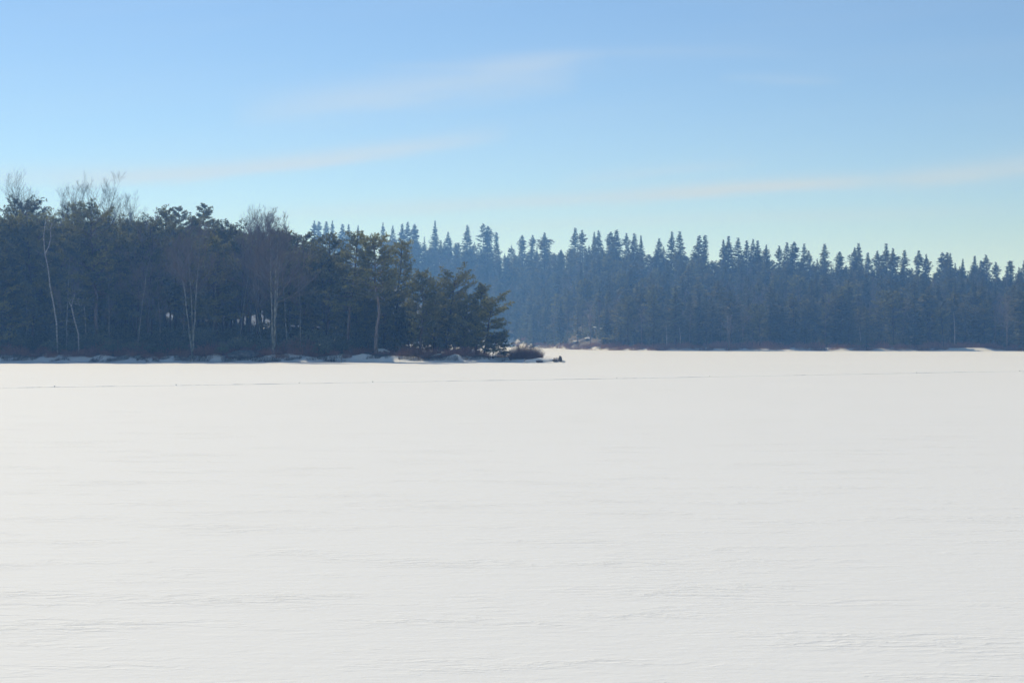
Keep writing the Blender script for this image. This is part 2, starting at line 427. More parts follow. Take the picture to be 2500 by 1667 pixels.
PXS = [-700, 0, 800, 1150, 1200, 1249, 1284, 1312, 1359, 1387, 1420, 1483, 1587, 1780, 2500, 3300]
SHORE = [610, 610, 610, 610, 615, 620, 590, 555, 515, 475, 442, 404, 386, 377, 374, 378]
DSKY_P = [-700, 700, 1200, 1350, 1500, 1700, 2000, 2300, 2700, 3300]
DSKY = [750, 750, 745, 700, 620, 570, 540, 525, 520, 520]
YCAN_P = [-700, 0, 400, 600, 800, 900, 1050, 1200, 1300, 1400, 1500, 1600, 1700, 1800, 1900, 2000, 2100, 2200, 2300, 2400, 2500, 3300]
YCAN = [600, 560, 552, 552, 562, 568, 578, 594, 602, 592, 596, 612, 618, 624, 630, 634, 642, 648, 650, 654, 656, 670]
def far_shore(px): return np.interp(px, PXS, SHORE)
def far_z(x, y):
    x = np.asarray(x, float); y = np.asarray(y, float)
    px = 1250 + F * x / y
    S = far_shore(px) + (2.5 * vnoise(x * .12, y * .03, 21) + 1.0 * vnoise(x * .4, y * .1, 22)) * (.25 + .75 * sstep(1330, 1450, px)); D = np.interp(px, DSKY_P, DSKY)
    top = np.maximum(zat(np.interp(px, YCAN_P, YCAN), D) - 15.0, 4.0)
    t = (y - S) / (D - S)
    bank = (0.2 + .35 * sstep(1300, 1430, px)) * sstep(0, 3.5, y - S)
    z = bank + (top - 0.55) * np.clip(t, 0, 1) ** 1.15 - 0.02 * np.maximum(y - D, 0)
    z = np.where(y < S, np.maximum((y - S) * 0.1, -0.6), np.maximum(z, 0.2))
    hum = 0.18 * vnoise(x * .25, y * .25, 23) + 0.8 * vnoise(x * .05, y * .05, 24) * np.clip(t, 0, 1) * 3
    return z + np.where(y > S + 1, hum * sstep(1280, 1400, px), 0)

def grid(name, xs, ys, zf, mat, tintf=None):
    X, Y = np.meshgrid(xs, ys); Z = zf(X, Y) if zf else np.zeros_like(X)
    nx, ny = len(xs), len(ys)
    i = np.arange(nx * ny).reshape(ny, nx)
    a, b, c, d = i[:-1, :-1].ravel(), i[:-1, 1:].ravel(), i[1:, 1:].ravel(), i[1:, :-1].ravel()
    f = np.concatenate([np.stack([a, b, c], 1), np.stack([a, c, d], 1)])
    mb = MB(); mb.add(np.stack([X.ravel(), Y.ravel(), Z.ravel()], 1), f, tintf(X, Y).ravel() if tintf else 0.0)
    return kind(link(name, mb.mesh(name, mat, True)), 'structure')

lake_y = np.concatenate([np.arange(-150, 0, 30.), np.linspace(0, 300, 61), np.linspace(310, 870, 40)])
grid('frozen_lake', np.linspace(-640, 640, 65), lake_y, None, M_SNOW)
nx_ = np.concatenate([np.arange(-150, -66, 1.5), np.arange(-66, 9.01, 0.4)])
ny_ = np.concatenate([np.arange(171, 200, 0.35), np.arange(200, 350, 2.0)])
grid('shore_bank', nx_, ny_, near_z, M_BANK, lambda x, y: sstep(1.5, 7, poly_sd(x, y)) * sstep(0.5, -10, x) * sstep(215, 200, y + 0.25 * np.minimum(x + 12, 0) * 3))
fx_ = np.concatenate([np.arange(-600, -120, 12.), np.arange(-120, 160, 2.5), np.arange(160, 601, 12.)])
fy_ = np.concatenate([np.arange(364, 410, 1.5), np.arange(410, 640, 3.0), np.arange(640, 861, 6.)])
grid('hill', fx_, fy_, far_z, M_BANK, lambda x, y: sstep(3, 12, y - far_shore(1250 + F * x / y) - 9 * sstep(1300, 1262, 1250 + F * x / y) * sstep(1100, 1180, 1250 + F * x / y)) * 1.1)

# ------------------------------------------------------------------ haze
hm, hnt, hout = newmat('blue_haze')
pv = hnt.nodes.new('ShaderNodeVolumePrincipled')
pv.inputs['Color'].default_value = (0.19, 0.45, 1.0, 1)
pv.inputs['Absorption Color'].default_value = (1, 1, 1, 1)
HAZE_DENSITY = 0.00108
pv.inputs['Density'].default_value = HAZE_DENSITY; pv.inputs['Anisotropy'].default_value = 0.35
hnt.links.new(pv.outputs[0], hout.inputs['Volume'])
mb = MB()
x0, x1, y0, y1, z0, z1 = -660, 660, -170, 890, -2.6, 74
mb.add([(x0, y0, z0), (x1, y0, z0), (x1, y1, z0), (x0, y1, z0), (x0, y0, z1), (x1, y0, z1), (x1, y1, z1), (x0, y1, z1)],
       [(0, 2, 1), (0, 3, 2), (4, 5, 6), (4, 6, 7), (0, 1, 5), (0, 5, 4), (1, 2, 6), (1, 6, 5), (2, 3, 7), (2, 7, 6), (3, 0, 4), (3, 4, 7)])
kind(link('haze', mb.mesh('haze', hm)), 'stuff')

# ------------------------------------------------------------------ tree builders
def trunk_path(g, Hh, lean=(0, 0), wob=0.25, k=9):
    t = np.linspace(0, 1, k)
    w = np.cumsum(g.normal(size=(k, 2)), 0); w -= t[:, None] * w[-1]
    p = np.zeros((k, 3)); p[:, 2] = t * Hh - 0.25 * (1 - t)
    p[:, 0] = lean[0] * t ** 1.3 + w[:, 0] * wob * Hh / 40; p[:, 1] = lean[1] * t ** 1.3 + w[:, 1] * wob * Hh / 40
    return t, p
def along(t, p, s): return np.array([np.interp(s, t, p[:, i]) for i in range(3)])

def pine(seed, Hh, prof, cb=0.35, r=0.2, lean=(0, 0), nl=50, wob=0.4, flat=0.5, dead=7, tuft=0.28, k=8, droop=0.0, dense=1.05):
    """pitch pine: bent trunk, crooked limbs, needle tufts in flattened pads. prof rows: (height share, reach left, reach right)"""
    g = np.random.default_rng(seed)
    t, p = trunk_path(g, Hh, lean, wob)
    tr = MB(); tr.tube(p, r * (1 - 0.82 * t) * np.where(t == 0, 1.25, 1), 8)
    cr = MB()
    prof = np.array(prof, float)
    S0, S1, R0, R1, C, A, Z, T = [], [], [], [], [], [], [], []
    def limb(ts, az, R, el, bare=False):
        b = along(t, p, ts)
        hd = np.array([math.cos(az), math.sin(az), 0])
        n = 5; q = [b]
        side = np.array([-hd[1], hd[0], 0]); sw = g.normal() * .12
        for i in range(1, n + 1):
            s = i / n
            q.append(b + hd * R * s + side * R * (sw * s * s + g.normal() * .03) + np.array([0, 0, R * (math.tan(el) * s + (0.22 - droop) * s * s)]))
        q = np.array(q); rr = max(0.018, 0.028 * R * (1.2 - ts * .5))
        lr = rr * (1 - np.linspace(0, .75, n + 1))
        for i in range(n): S0.append(q[i]); S1.append(q[i + 1]); R0.append(lr[i]); R1.append(lr[i + 1])
        if bare: 
            for s in (.5, .7, .9):
                c = q[int(s * n)]; e = c + (hd * .6 + side * g.choice([-1, 1]) * .6 + np.array([0, 0, g.normal() * .2])) * R * .25
                S0.append(c); S1.append(e); R0.append(rr * .35); R1.append(.004)
            return
        base_t = g.random()
        m = int((4 + R * 2.6) * dense)
        for s in np.linspace(.28 + .1 * g.random(), 1.0, m):
            f = s * n; i = min(int(f), n - 1); c = q[i] + (q[i + 1] - q[i]) * (f - i)
            sg = g.choice([-1, 1]) * g.uniform(.4, 1.1)
            if s > .97: sg *= .2
            d = unit(hd + side * sg + np.array([0, 0, g.normal() * .26 + .18]))
            L = (R * .30 * (1.15 - s * .45) + .22) * g.uniform(.6, 1.15)
            e = c + d * L
            S0.append(c); S1.append(e); R0.append(rr * .35); R1.append(.006)
            nt_ = int((3 + L * 5))
            for u in np.linspace(.3, 1, nt_):
                o = g.normal(size=3) * np.array([.15, .15, .15 * flat])
                C.append(c + d * L * u + o); A.append(d + np.array([0, 0, .7])); Z.append(tuft * g.uniform(.75, 1.2))
                T.append(np.clip(base_t * .5 + g.random() * .5, 0, 1))
    nl = int(nl * 1.2)
    for i in range(nl):
        ts = cb + (0.985 - cb) * ((i + g.random() * .7) / nl) ** 0.9
        az = i * 2.399 + g.normal() * .45
        u = (ts - cb) / (1 - cb)
        rl = np.interp(ts, prof[:, 0], prof[:, 1]); rr_ = np.interp(ts, prof[:, 0], prof[:, 2])
        cx = math.cos(az)
        R = (rl * (1 - cx) / 2 + rr_ * (1 + cx) / 2) * g.uniform(.62, 1.08)
        R = max(R, .35)
        limb(ts, az, R, math.radians(-6 + 42 * u ** 1.5 + g.normal() * 7))
    for i in range(dead):
        limb(g.uniform(cb * .35, cb * 1.1), g.random() * 6.28, g.uniform(.6, 1.7), math.radians(g.normal() * 12), True)
    tr.sticks(S0, S1, R0, R1, .4, 0)
    cr.tufts(np.array(C), np.array(A), np.array(Z), g, k, np.array(T))
    return tr, cr

def spruce(seed, Hh, R, base=0.12, gap=0.42, droop=0.25, irr=0.25, nb=8, bl=0.55, taper=0.85, sparse=0.0, k=13, wide_top=0.0):
    """spire conifer: whorls of drooping flat sprays that shorten towards a thin leader"""
    g = np.random.default_rng(seed)
    t, p = trunk_path(g, Hh, (g.normal() * .15, g.normal() * .15), .08, 6)
    tr = MB(); tr.tube(p, 0.014 * Hh * (1 - 0.97 * t) + .004, 5)
    cr = MB(); S0, S1, P, D, LN, T = [], [], [], [], [], []
    z = base * Hh
    while z < Hh * 0.993:
        u = z / Hh
        ur = (u - base) / (1 - base)
        prof = R * ((1 - ur) ** taper) * min(1, .45 + ur * 3.2) * (1 + wide_top * math.sin(ur * 9 + seed))
        lump = 1 + irr * float(vnoise(z * .5 + seed * 3.1, seed * 1.7, seed))
        for j in range(nb):
            if g.random() < sparse: continue
            b0 = along(t, p, min(u + g.normal() * .4 * gap / Hh, .995))
            az = g.random() * 6.283
            L = max(prof * lump * g.uniform(.45, 1.25), .13)
            hd = np.array([math.cos(az), math.sin(az), 0]); sd = np.array([-hd[1], hd[0], 0])
            el = (0.55 * ur ** 2 - droop * (1 - ur))
            mid = b0 + hd * L * .55 + np.array([0, 0, L * el * .6])
            tip = b0 + hd * L + np.array([0, 0, L * (el * .75 + .10)])
            S0 += [b0, mid]; S1 += [mid, tip]
            tb = g.random()
            m = max(3, int(k * (.35 + .65 * L / R)))
            for s in g.uniform(.15, 1.0, m):
                c = (b0 + (mid - b0) * s / .55) if s < .55 else (mid + (tip - mid) * (s - .55) / .45)
                sg = g.choice([-1, 1])
                P.append(c); D.append(hd * .75 + sd * sg * .8 + np.array([0, 0, g.normal() * .16 - .18]))
                LN.append(min(bl, .16 + L * .42) * g.uniform(.7, 1.25)); T.append(tb * .6 + g.random() * .4)
            P.append(tip); D.append(hd + np.array([0, 0, -.1])); LN.append(.3 * min(1, L)); T.append(tb)
        z += gap * g.uniform(.7, 1.3) * (1 - .55 * ur)
    tr.sticks(S0, S1, .018, .008, .3, 0)
    P = np.array(P); D = np.array(D); LN = np.array(LN)
    cr.blades(P, D, LN, LN * .46, g, np.array(T))
    return tr, cr

def bare(seed, Hh, r=0.18, stems=((0, 0, 1.0),), clear=0.35, spread=0.55, levels=4, twig=0.007, n1=9, upr=0.5, tap=.72, e0=12, nb=(9, 6, 5, 4)):
    """leafless broadleaf: stems that fork into limbs, branches and a haze of twigs. stems: (lean x, lean y, height share)"""
    g = np.random.default_rng(seed)
    tr = MB(); br = MB(); S0, S1, R0, R1, T = [], [], [], [], []
    def grow(b, d, L, rad, lev):
        n = 4 if lev < 2 else 3
        q = [b]; dd = d
        for i in range(n):
            dd = unit(dd + g.normal(size=3) * .065 + np.array([0, 0, .20 * upr])); q.append(q[-1] + dd * L / n)
        rr = np.linspace(rad, max(rad * .35, twig * .6), n + 1)
        for i in range(n): S0.append(q[i]); S1.append(q[i + 1]); R0.append(rr[i]); R1.append(rr[i + 1]); T.append(.3 + .15 * lev)
        if lev >= levels: return
        m = nb[min(lev, len(nb) - 1)]
        for j in range(m):
            s = g.uniform(.25, 1.0); f = s * n; i = min(int(f), n - 1)
            c = q[i] + (q[i + 1] - q[i]) * (f - i)
            ax = unit(q[i + 1] - q[i]); pr = unit(np.cross(ax, g.normal(size=3)))
            nd = unit(ax * .75 + pr * g.uniform(.40, .80) + np.array([0, 0, upr * .6]))
            grow(c, nd, L * g.uniform(.38, .62), max(rad * .42, twig), lev + 1)
    for lx, ly, hs in stems:
        hh = Hh * hs
        t, p = trunk_path(g, hh, (lx, ly), .18, 10)
        tr.tube(p, r * (1 - .88 * t) * hs ** .5 + .01, 7)
        for j in range(n1):
            s = clear + (1 - clear) * (j + g.random()) / n1
            c = along(t, p, s); az = g.random() * 6.283
            u = (s - clear) / (1 - clear)
            e = math.radians(g.uniform(e0, e0 + 30) + 24 * u)
            d = np.array([math.cos(az) * math.cos(e), math.sin(az) * math.cos(e), math.sin(e)])
            grow(c, d, hh * spread * (1 - tap * u) * g.uniform(.55, .85), r * .33 * (1.1 - .7 * u), 1)
    br.sticks(S0, S1, R0, R1, np.array(T))
    return tr, br

def rhodo(seed, W, Dp, Hh, n=2600, leaf=0.19):
    g = np.random.default_rng(seed); lv = MB(); st = MB()
    lobes = [(g.uniform(-.6, .6) * W / 2, g.uniform(-.5, .5) * Dp / 2, g.uniform(.55, 1.0)) for _ in range(7)]
    C = []; N = []
    per = n // len(lobes)
    for lx, ly, ls in lobes:
        th = g.random(per) * 6.283; ph = np.arccos(g.uniform(-.15, 1, per)); rr = g.uniform(.55, 1.03, per)
        nn = np.stack([np.sin(ph) * np.cos(th), np.sin(ph) * np.sin(th), np.cos(ph)], 1)
        c = nn * rr[:, None] * np.array([W * .34, Dp * .36, Hh * .36]) * (0.7 + .4 * ls) + np.array([lx, ly, Hh * (ls - .34)])
        C.append(c); N.append(nn)
    C = np.concatenate(C); N = np.concatenate(N)
    # leaves sit in whorls: snap most of them to shared shoot tips
    tips = C[g.integers(0, len(C), len(C) // 7)]
    idx = g.integers(0, len(tips), len(C)); C = tips[idx] + g.normal(size=C.shape) * .05
    keep = C[:, 2] > .03; C = C[keep]; N = N[keep]
    az = g.random(len(C)) * 6.283
    d = np.stack([np.cos(az), np.sin(az), g.normal(size=len(C)) * .25 - .45], 1)
    nrm = unit(np.array([[0, 0, 1.0]]) + g.normal(size=C.shape) * .35)
    lv.leaves(C, d, nrm, leaf * g.uniform(.7, 1.25, len(C)), leaf * .36, np.clip(g.random(len(C)) * .7 + .3 * g.random(), 0, 1))
    k = 60
    b = np.stack([g.normal(size=k) * W * .12, g.normal(size=k) * Dp * .12, np.full(k, -.1)], 1)
    st.sticks(b, tips[g.integers(0, len(tips), k)], .018, .006, .4)
    return lv, st

def brush(seed, W, Dp, Hh, n=420, fan=0.35, twig=0.008, forks=3, base_w=0.8, dome=True):
    """leafless multi-stemmed bush"""
    g = np.random.default_rng(seed); mb = MB()
    u = g.uniform(-1, 1, n); v = g.uniform(-1, 1, n)
    b = np.stack([u * W * .5 * base_w, v * Dp * .5 * base_w, np.full(n, -.12)], 1)
    h = Hh * g.uniform(.55, 1.05, n) * ((1 - .45 * u * u - .2 * v * v) if dome else 1)
    d = unit(np.stack([u * fan + g.normal(size=n) * .16, v * fan + g.normal(size=n) * .16, np.ones(n)], 1))
    m = b + d * h[:, None] * .55
    d2 = unit(d + g.normal(size=(n, 3)) * .14 + np.array([0, 0, .12])); e = m + d2 * h[:, None] * .5
    tb = g.random(n)
    mb.sticks(b, m, twig, twig * .8, tb); mb.sticks(m, e, twig * .8, twig * .35, tb)
    for k in range(forks):
        s = g.uniform(.2, .9, n)[:, None]
        c = m + (e - m) * s if k % 2 else b + (m - b) * (0.4 + .6 * s)
        f = c + unit(d2 + g.normal(size=(n, 3)) * .42) * (h * g.uniform(.2, .38, n))[:, None]
        mb.sticks(c, f, twig * .6, twig * .3, np.clip(tb + .15, 0, 1))
    return mb

def put(name, parts, label, cat, loc, rz=0.0, group=None, scale=None):
    """a thing at its base with its parts as children; parts: (name, mesh)"""
    o = thing(name, label, cat, loc, rz, group)
    if scale is not None: o.scale = scale if isinstance(scale, tuple) else (scale,) * 3
    for pn, me in parts: link(pn, me, o)
    return o
def ground(x, y): return float(near_z(np.array([x]), np.array([y]))[0])
def fground(x, y): return float(far_z(np.array([x]), np.array([y]))[0])

# ------------------------------------------------------------------ the near point: named pines
def crown_prof(*rows): return rows
PINES = [
    # px of base, distance, top row, seed, trunk r, crown base, profile, lean, needles, bark, label
    (-14, 187, 548, 101, .22, .10, ((0, 3.2, 3.6), (.3, 3.4, 4.0), (.6, 3.0, 3.4), (.85, 2, 2.2), (1, .6, .6)), (0, 0), 0, 0, 'bright olive pine leaning into view at the end of the shore beside the white birch', 62),
    (52, 203, 488, 102, .26, .50, ((.4, 2.5, 2.5), (.6, 4.2, 4.2), (.8, 4.0, 3.8), (.95, 2.4, 2.2), (1, 1, 1)), (0, 0), 1, 0, 'dark ragged pine below the first leafless crown, open against the sky', 44),
    (92, 193, 522, 103, .22, .52, ((.5, 1.5, 1.5), (.65, 3.4, 3.2), (.85, 3.6, 3.6), (.95, 2.4, 2.4), (1, 1, 1)), (.3, 0), 0, 0, 'round topped olive pine directly behind the twisted white birch', 46),
    (240, 188, 508, 104, .30, .30, ((.25, 2.6, 3.0), (.4, 4.4, 5.2), (.6, 4.6, 5.0), (.8, 3.6, 3.6), (.93, 2.2, 2.0), (1, .8, .8)), (-.9, 0), 0, 0, 'broad olive pine with straight thick trunk between birch and paired stems', 66),
    (176, 200, 500, 105, .2, .55, ((.5, 1, 1), (.7, 2.2, 2.2), (.9, 1.8, 1.8), (1, .6, .6)), (0, 0), 1, 0, 'small dark pine top poking up under the second leafless crown', 32),
    (363, 190, 538, 106, .30, .42, ((.35, 1.6, 1.8), (.5, 3.2, 3.4), (.75, 3.4, 3.6), (.92, 2.4, 2.4), (1, .8, .8)), (.2, 0), 1, 2, 'pine with thick dark trunk next to the paired grey stems', 52),
    (402, 206, 511, 107, .24, .55, ((.5, 1.5, 1.5), (.7, 3.0, 2.6), (.88, 2.4, 1.8), (1, .8, .5)), (.3, 0), 1, 2, 'dark pine knob standing clear on the skyline before the two tiered white pines', 40),
    (482, 204, 532, 108, .24, .52, ((.5, 1.5, 1.5), (.7, 3.4, 3.4), (.9, 2.8, 2.8), (1, 1.2, 1.2)), (0, 0), 1, 2, 'flat topped dark pine in front of the taller tiered white pine', 46),
    (560, 200, 545, 109, .22, .45, ((.4, 1.5, 1.5), (.65, 3.2, 3.2), (.9, 2.2, 2.2), (1, .8, .8)), (.2, 0), 1, 2, 'dark pine filling the gap between the two big leafless crowns', 42),
    (742, 196, 574, 110, .24, .40, ((.3, 1.5, 1.5), (.55, 3.4, 3.4), (.8, 2.9, 3.0), (.95, 1.6, 1.6), (1, .7, .7)), (-.4, 0), 1, 0, 'dark pine just behind the grey trunked leafless tree, on its far shoulder', 50),
    (798, 191, 578, 111, .24, .28, ((.2, 1.6, 1.5), (.4, 3.0, 3.2), (.7, 3.0, 2.8), (.92, 1.8, 1.7), (1, .6, .6)), (.3, 0), 0, 0, 'olive pine with open low limbs, two trunks before the tallest point pine', 54),
    (850, 186, 572, 112, .24, .36, ((.3, 2.6, 1.6), (.5, 4.0, 2.4), (.75, 2.4, 1.8), (.94, 1.2, 1.1), (1, .5, .5)), (1.2, 0), 0, 0, 'leaning pine pressed against the tallest point pine, its trunk slanting inward', 54),
    (914, 183, 577, 113, .25, .50, ((.42, 1.5, 1.4), (.58, 2.9, 2.5), (.78, 2.6, 2.6), (.92, 1.9, 1.9), (1, .8, .8)), (-.3, 0), 0, 1, 'tallest pine of the point, with a long straight pale trunk', 62),
    (962, 190, 594, 114, .22, .20, ((.18, 1.2, 1.4), (.28, 1.4, 1.6), (.45, 2.2, 2.7), (.6, 1.9, 2.3), (.72, 1.2, 1.6), (.85, 1.3, 1.5), (.95, 1.0, 1.1), (1, .5, .5)), (1.0, 0), 0, 2, 'pine with slim twisted top standing up beside the tallest point pine', 60),
    (1024, 184, 666, 115, .19, .16, ((.12, 1.2, 1.4), (.25, 1.7, 1.9), (.5, 2.3, 2.6), (.75, 1.8, 2.0), (.93, 1.0, 1.0), (1, .5, .5)), (.6, 0), 0, 0, 'mid sized olive pine with bare lower trunk, low in the row on the point', 56),
    (1060, 190, 690, 116, .16, .14, ((.1, 1.0, 1.2), (.25, 1.4, 1.5), (.5, 1.7, 2.1), (.8, 1.4, 1.5), (1, .5, .5)), (.2, 0), 0, 2, 'short pine wedged between the mid sized pine and the flat topped pine', 42),
    (1090, 188, 661, 117, .21, .18, ((.15, 1.1, 1.3), (.25, 1.4, 1.6), (.45, 2.0, 2.4), (.7, 2.2, 2.6), (.9, 2.2, 2.5), (.98, 1.6, 1.9), (1, 1.0, 1.1)), (1.2, 0), 0, 2, 'flat topped pine with domed head near the end of the point', 62),
    (1130, 185, 722, 118, .17, .16, ((.12, 1.4, 1.5), (.4, 2.1, 2.2), (.7, 1.8, 1.9), (.92, 1.0, 1.0), (1, .5, .5)), (.6, 0), 0, 0, 'low bushy pine under the domed head of the flat topped pine', 54),
    (1164, 187, 698, 119, .17, .24, ((.2, 1.3, 1.2), (.45, 1.8, 1.8), (.75, 1.4, 1.4), (.93, .8, .8), (1, .4, .4)), (.7, 0), 0, 2, 'narrow pine behind the outermost leaning pine', 46),
    (1182, 183, 719, 120, .16, .20, ((.15, 1.7, 1.5), (.3, 2.0, 1.6), (.42, 2.2, 3.1), (.52, 1.9, 2.0), (.68, 1.7, 2.2), (.80, 1.5, 3.0), (.9, 1.3, 2.4), (1, .7, 1.0)), (1.1, 0), 0, 2, 'outermost pine at the tip of the point, long boughs reaching over the ice', 34),
]
NEEDLES = [M_PINE, M_PINE_DARK]; BARKS = [M_BARK, M_BARK_PALE, M_BARK_DARK]
for px, d, ytop, seed, r, cb, prof, lean, ni, bi, label, nl in PINES:
    x = at(px, d); z = ground(x, d); hh = zat(ytop, d) - z
    tr, cr = pine(seed, hh, prof, cb, r, lean, nl)
    f_ = hh / cr.top(); tr.stretch(f_); cr.stretch(f_)
    put('pine_tree', [('trunk', tr.mesh('pine_trunk', BARKS[bi], True)), ('crown', cr.mesh('pine_crown', NEEDLES[ni]))], label, 'tree', (x, d, z))

# the overhanging stunted pine at the very tip
x, d = at(1205, 181), 181.6
tr, cr = pine(140, 2.9, ((0, .8, 1.2), (.4, 1.1, 2.0), (.7, 1.0, 1.7), (1, .6, .9)), .30, .09, (.9, 0), 26, 1.0, dead=2, tuft=.28)
put('pine_tree', [('trunk', tr.mesh('pine_trunk', M_BARK_DARK, True)), ('crown', cr.mesh('pine_crown', M_PINE_DARK))],
    'stunted crooked pine overhanging the ice at the tip, under the outermost pine', 'tree', (x, d, ground(x, d)))

for i, (px, d, yt) in enumerate(((985, 194, 712), (1003, 190, 745), (1046, 194, 752), (1072, 196, 738), (1106, 193, 762), (1146, 189.5, 772), (940, 197, 770), (880, 199, 760), (924, 204, 740))):
    x = at(px, d); z = ground(x, d); hh = zat(yt, d) - z
    w = min(2.0, .34 * hh)
    tr, cr = pine(150 + i, hh, ((.05, w * .8, w * .8), (.35, w, w), (.7, w * .8, w * .8), (1, .4, .4)), .07, .05 + .012 * hh, (0, 0), 26 + int(hh * 1.5), .4, dead=1, tuft=.32)
    later(put('pine_tree', [('trunk', tr.mesh('pine_trunk', M_BARK_DARK, True)), ('crown', cr.mesh('pine_crown', NEEDLES[i % 2]))], '', 'tree', (x, d, z)), 'short young pine by ' + landmark(px), d, 'tree', 'young pines on the point')

# distant tiered white pines that look over the near wood
for px, d, yt, seed, lab in ((436, 262, 504, 131, 'hazy white pine with slanted tiers, shorter of the pair looking over the near wood'),
                             (499, 258, 498, 132, 'hazy tiered white pine, taller of the pair looking over the near wood'),
                             (1181, 722, 546, 133, 'broad hazy pine crown high on the far skyline above the point tip')):
    x = at(px, d); z = ground(x, d) if d < 340 else fground(x, d); hh = zat(yt, d) - z
    tr, cr = pine(seed, hh, ((.3, 3, 3), (.6, 3.6, 3.6), (.8, 2.6, 2.6), (.94, 1.2, 1.2), (1, .3, .3)), .35, .22, (0, 0), 46, .15, flat=.25, dead=3, tuft=.4, droop=.05)
    put('white_pine', [('trunk', tr.mesh('pine_trunk', M_BARK_DARK, True)), ('crown', cr.mesh('pine_crown', M_PINE_DARK))], lab, 'tree', (x, d, z))

# ------------------------------------------------------------------ near wood: leafless trees
BARES = [
    # px, dist, top row, seed, r, stems, clear, spread, bark, label, params
    (48, 214, 436, 201, .20, ((-.6, 0, 1.0), (1.4, .5, .93)), .58, .34, M_BARK_DARK, 'leafless tree with fanned crown, tallest above the shore end pines', dict(n1=15, tap=.25, e0=34, twig=.0075, upr=.62)),
    (172, 216, 462, 202, .19, ((-1.4, 0, .98), (.8, 0, 1.0)), .60, .34, M_BARK_DARK, 'wide leafless crown, second along the skyline from the shore end', dict(n1=15, tap=.25, e0=34, twig=.0075, upr=.62)),
    (236, 214, 446, 203, .19, ((-1.0, 0, 1.0),), .58, .34, M_BARK_DARK, 'leafless crown curling to one side above the broad olive pine', dict(n1=15, tap=.25, e0=34, twig=.0075, upr=.62)),
    (272, 212, 438, 204, .19, ((-.3, 0, 1.0), (1.5, 0, .90)), .58, .32, M_BARK_DARK, 'tall leafless tree with one long leader, rising over the broad olive pine', dict(n1=15, tap=.25, e0=34, twig=.0075, upr=.62)),
    (316, 216, 480, 205, .18, ((.3, 0, 1.0),), .58, .36, M_BARK_DARK, 'rounded leafless crown lowest in the skyline row of bare trees', dict(n1=15, tap=.25, e0=34, twig=.0075, upr=.62)),
    (667, 183.5, 522, 206, .17, ((.7, 0, .96), (1.2, 0.3, .88), (-.6, .4, 1.0)), .40, .46, M_BARK_GREY, 'big grey trunked leafless tree with wide fine crown, alone before the pines', dict(n1=20, twig=.009)),
    (632, 204, 514, 207, .20, ((-.9, 0, .98), (.6, 0, 1.0), (1.6, 0, .95)), .55, .34, M_BARK_DARK, 'leafless twiggy crown behind the big grey trunked tree', dict(n1=15, tap=.25, e0=34, twig=.0075, upr=.62)),
    (472, 183.2, 548, 208, .11, ((-2.0, 0, .90), (-1.0, .2, .96), (.95, 0, 1.0)), .46, .40, M_BARK_GREY, 'paired grey stems spreading from one foot into a haze of brown twigs', dict(n1=17, twig=.009)),
    (548, 197, 556, 209, .15, ((-.6, 0, 1.0),), .40, .40, M_BARK_DARK, 'thin dark leafless tree between the paired stems and the big grey tree', dict(n1=11)),
    (610, 192, 560, 210, .15, ((.4, 0, 1.0), (-.9, 0, .9)), .35, .40, M_BARK_DARK, 'leafless tree half hidden behind the big grey tree, its limbs spreading low', dict(n1=11)),
    (418, 194, 566, 211, .15, ((-.3, 0, 1.0),), .38, .40, M_BARK_DARK, 'leafless tree in the shade behind the paired grey stems', dict(n1=11)),
    (306, 194, 580, 212, .14, ((.3, 0, 1.0),), .38, .38, M_BARK_DARK, 'slim leafless tree between the broad olive pine and the thick dark trunk', dict(n1=10)),
]
for px, d, yt, seed, r, stems, clear, spread, bk, label, kw in BARES:
    x = at(px, d); z = ground(x, d); hh = zat(yt, d) - z
    tr, br = bare(seed, hh, r, stems, clear, spread, **kw)
    f_ = hh / br.top(98); tr.stretch(f_); br.stretch(f_, .5 + .5 * f_)
    put('leafless_tree', [('trunk', tr.mesh('bare_trunk', bk, True)), ('branches', br.mesh('bare_branches', M_TWIG))], label, 'tree', (x, d, z))

g = np.random.default_rng(260)
for i, px in enumerate((22, 66, 160, 212, 268, 332, 392, 445, 520, 582, 640, 702, 735)):
    d = g.uniform(185, 190); x = at(px, d); z = ground(x, d); hh = zat(g.uniform(590, 690), d) - z
    tr, br = bare(262 + i, hh, g.uniform(.06, .10), ((g.normal() * .9, 0, 1.0),), .35, .34, n1=8, twig=.008)
    later(put('leafless_tree', [('trunk', tr.mesh('bare_trunk', M_BARK_GREY, True)), ('branches', br.mesh('bare_branches', M_TWIG))], '', 'tree', (x, d, z)), 'slender grey leafless tree by ' + landmark(px), d, 'tree', 'slender trees along the near bank')

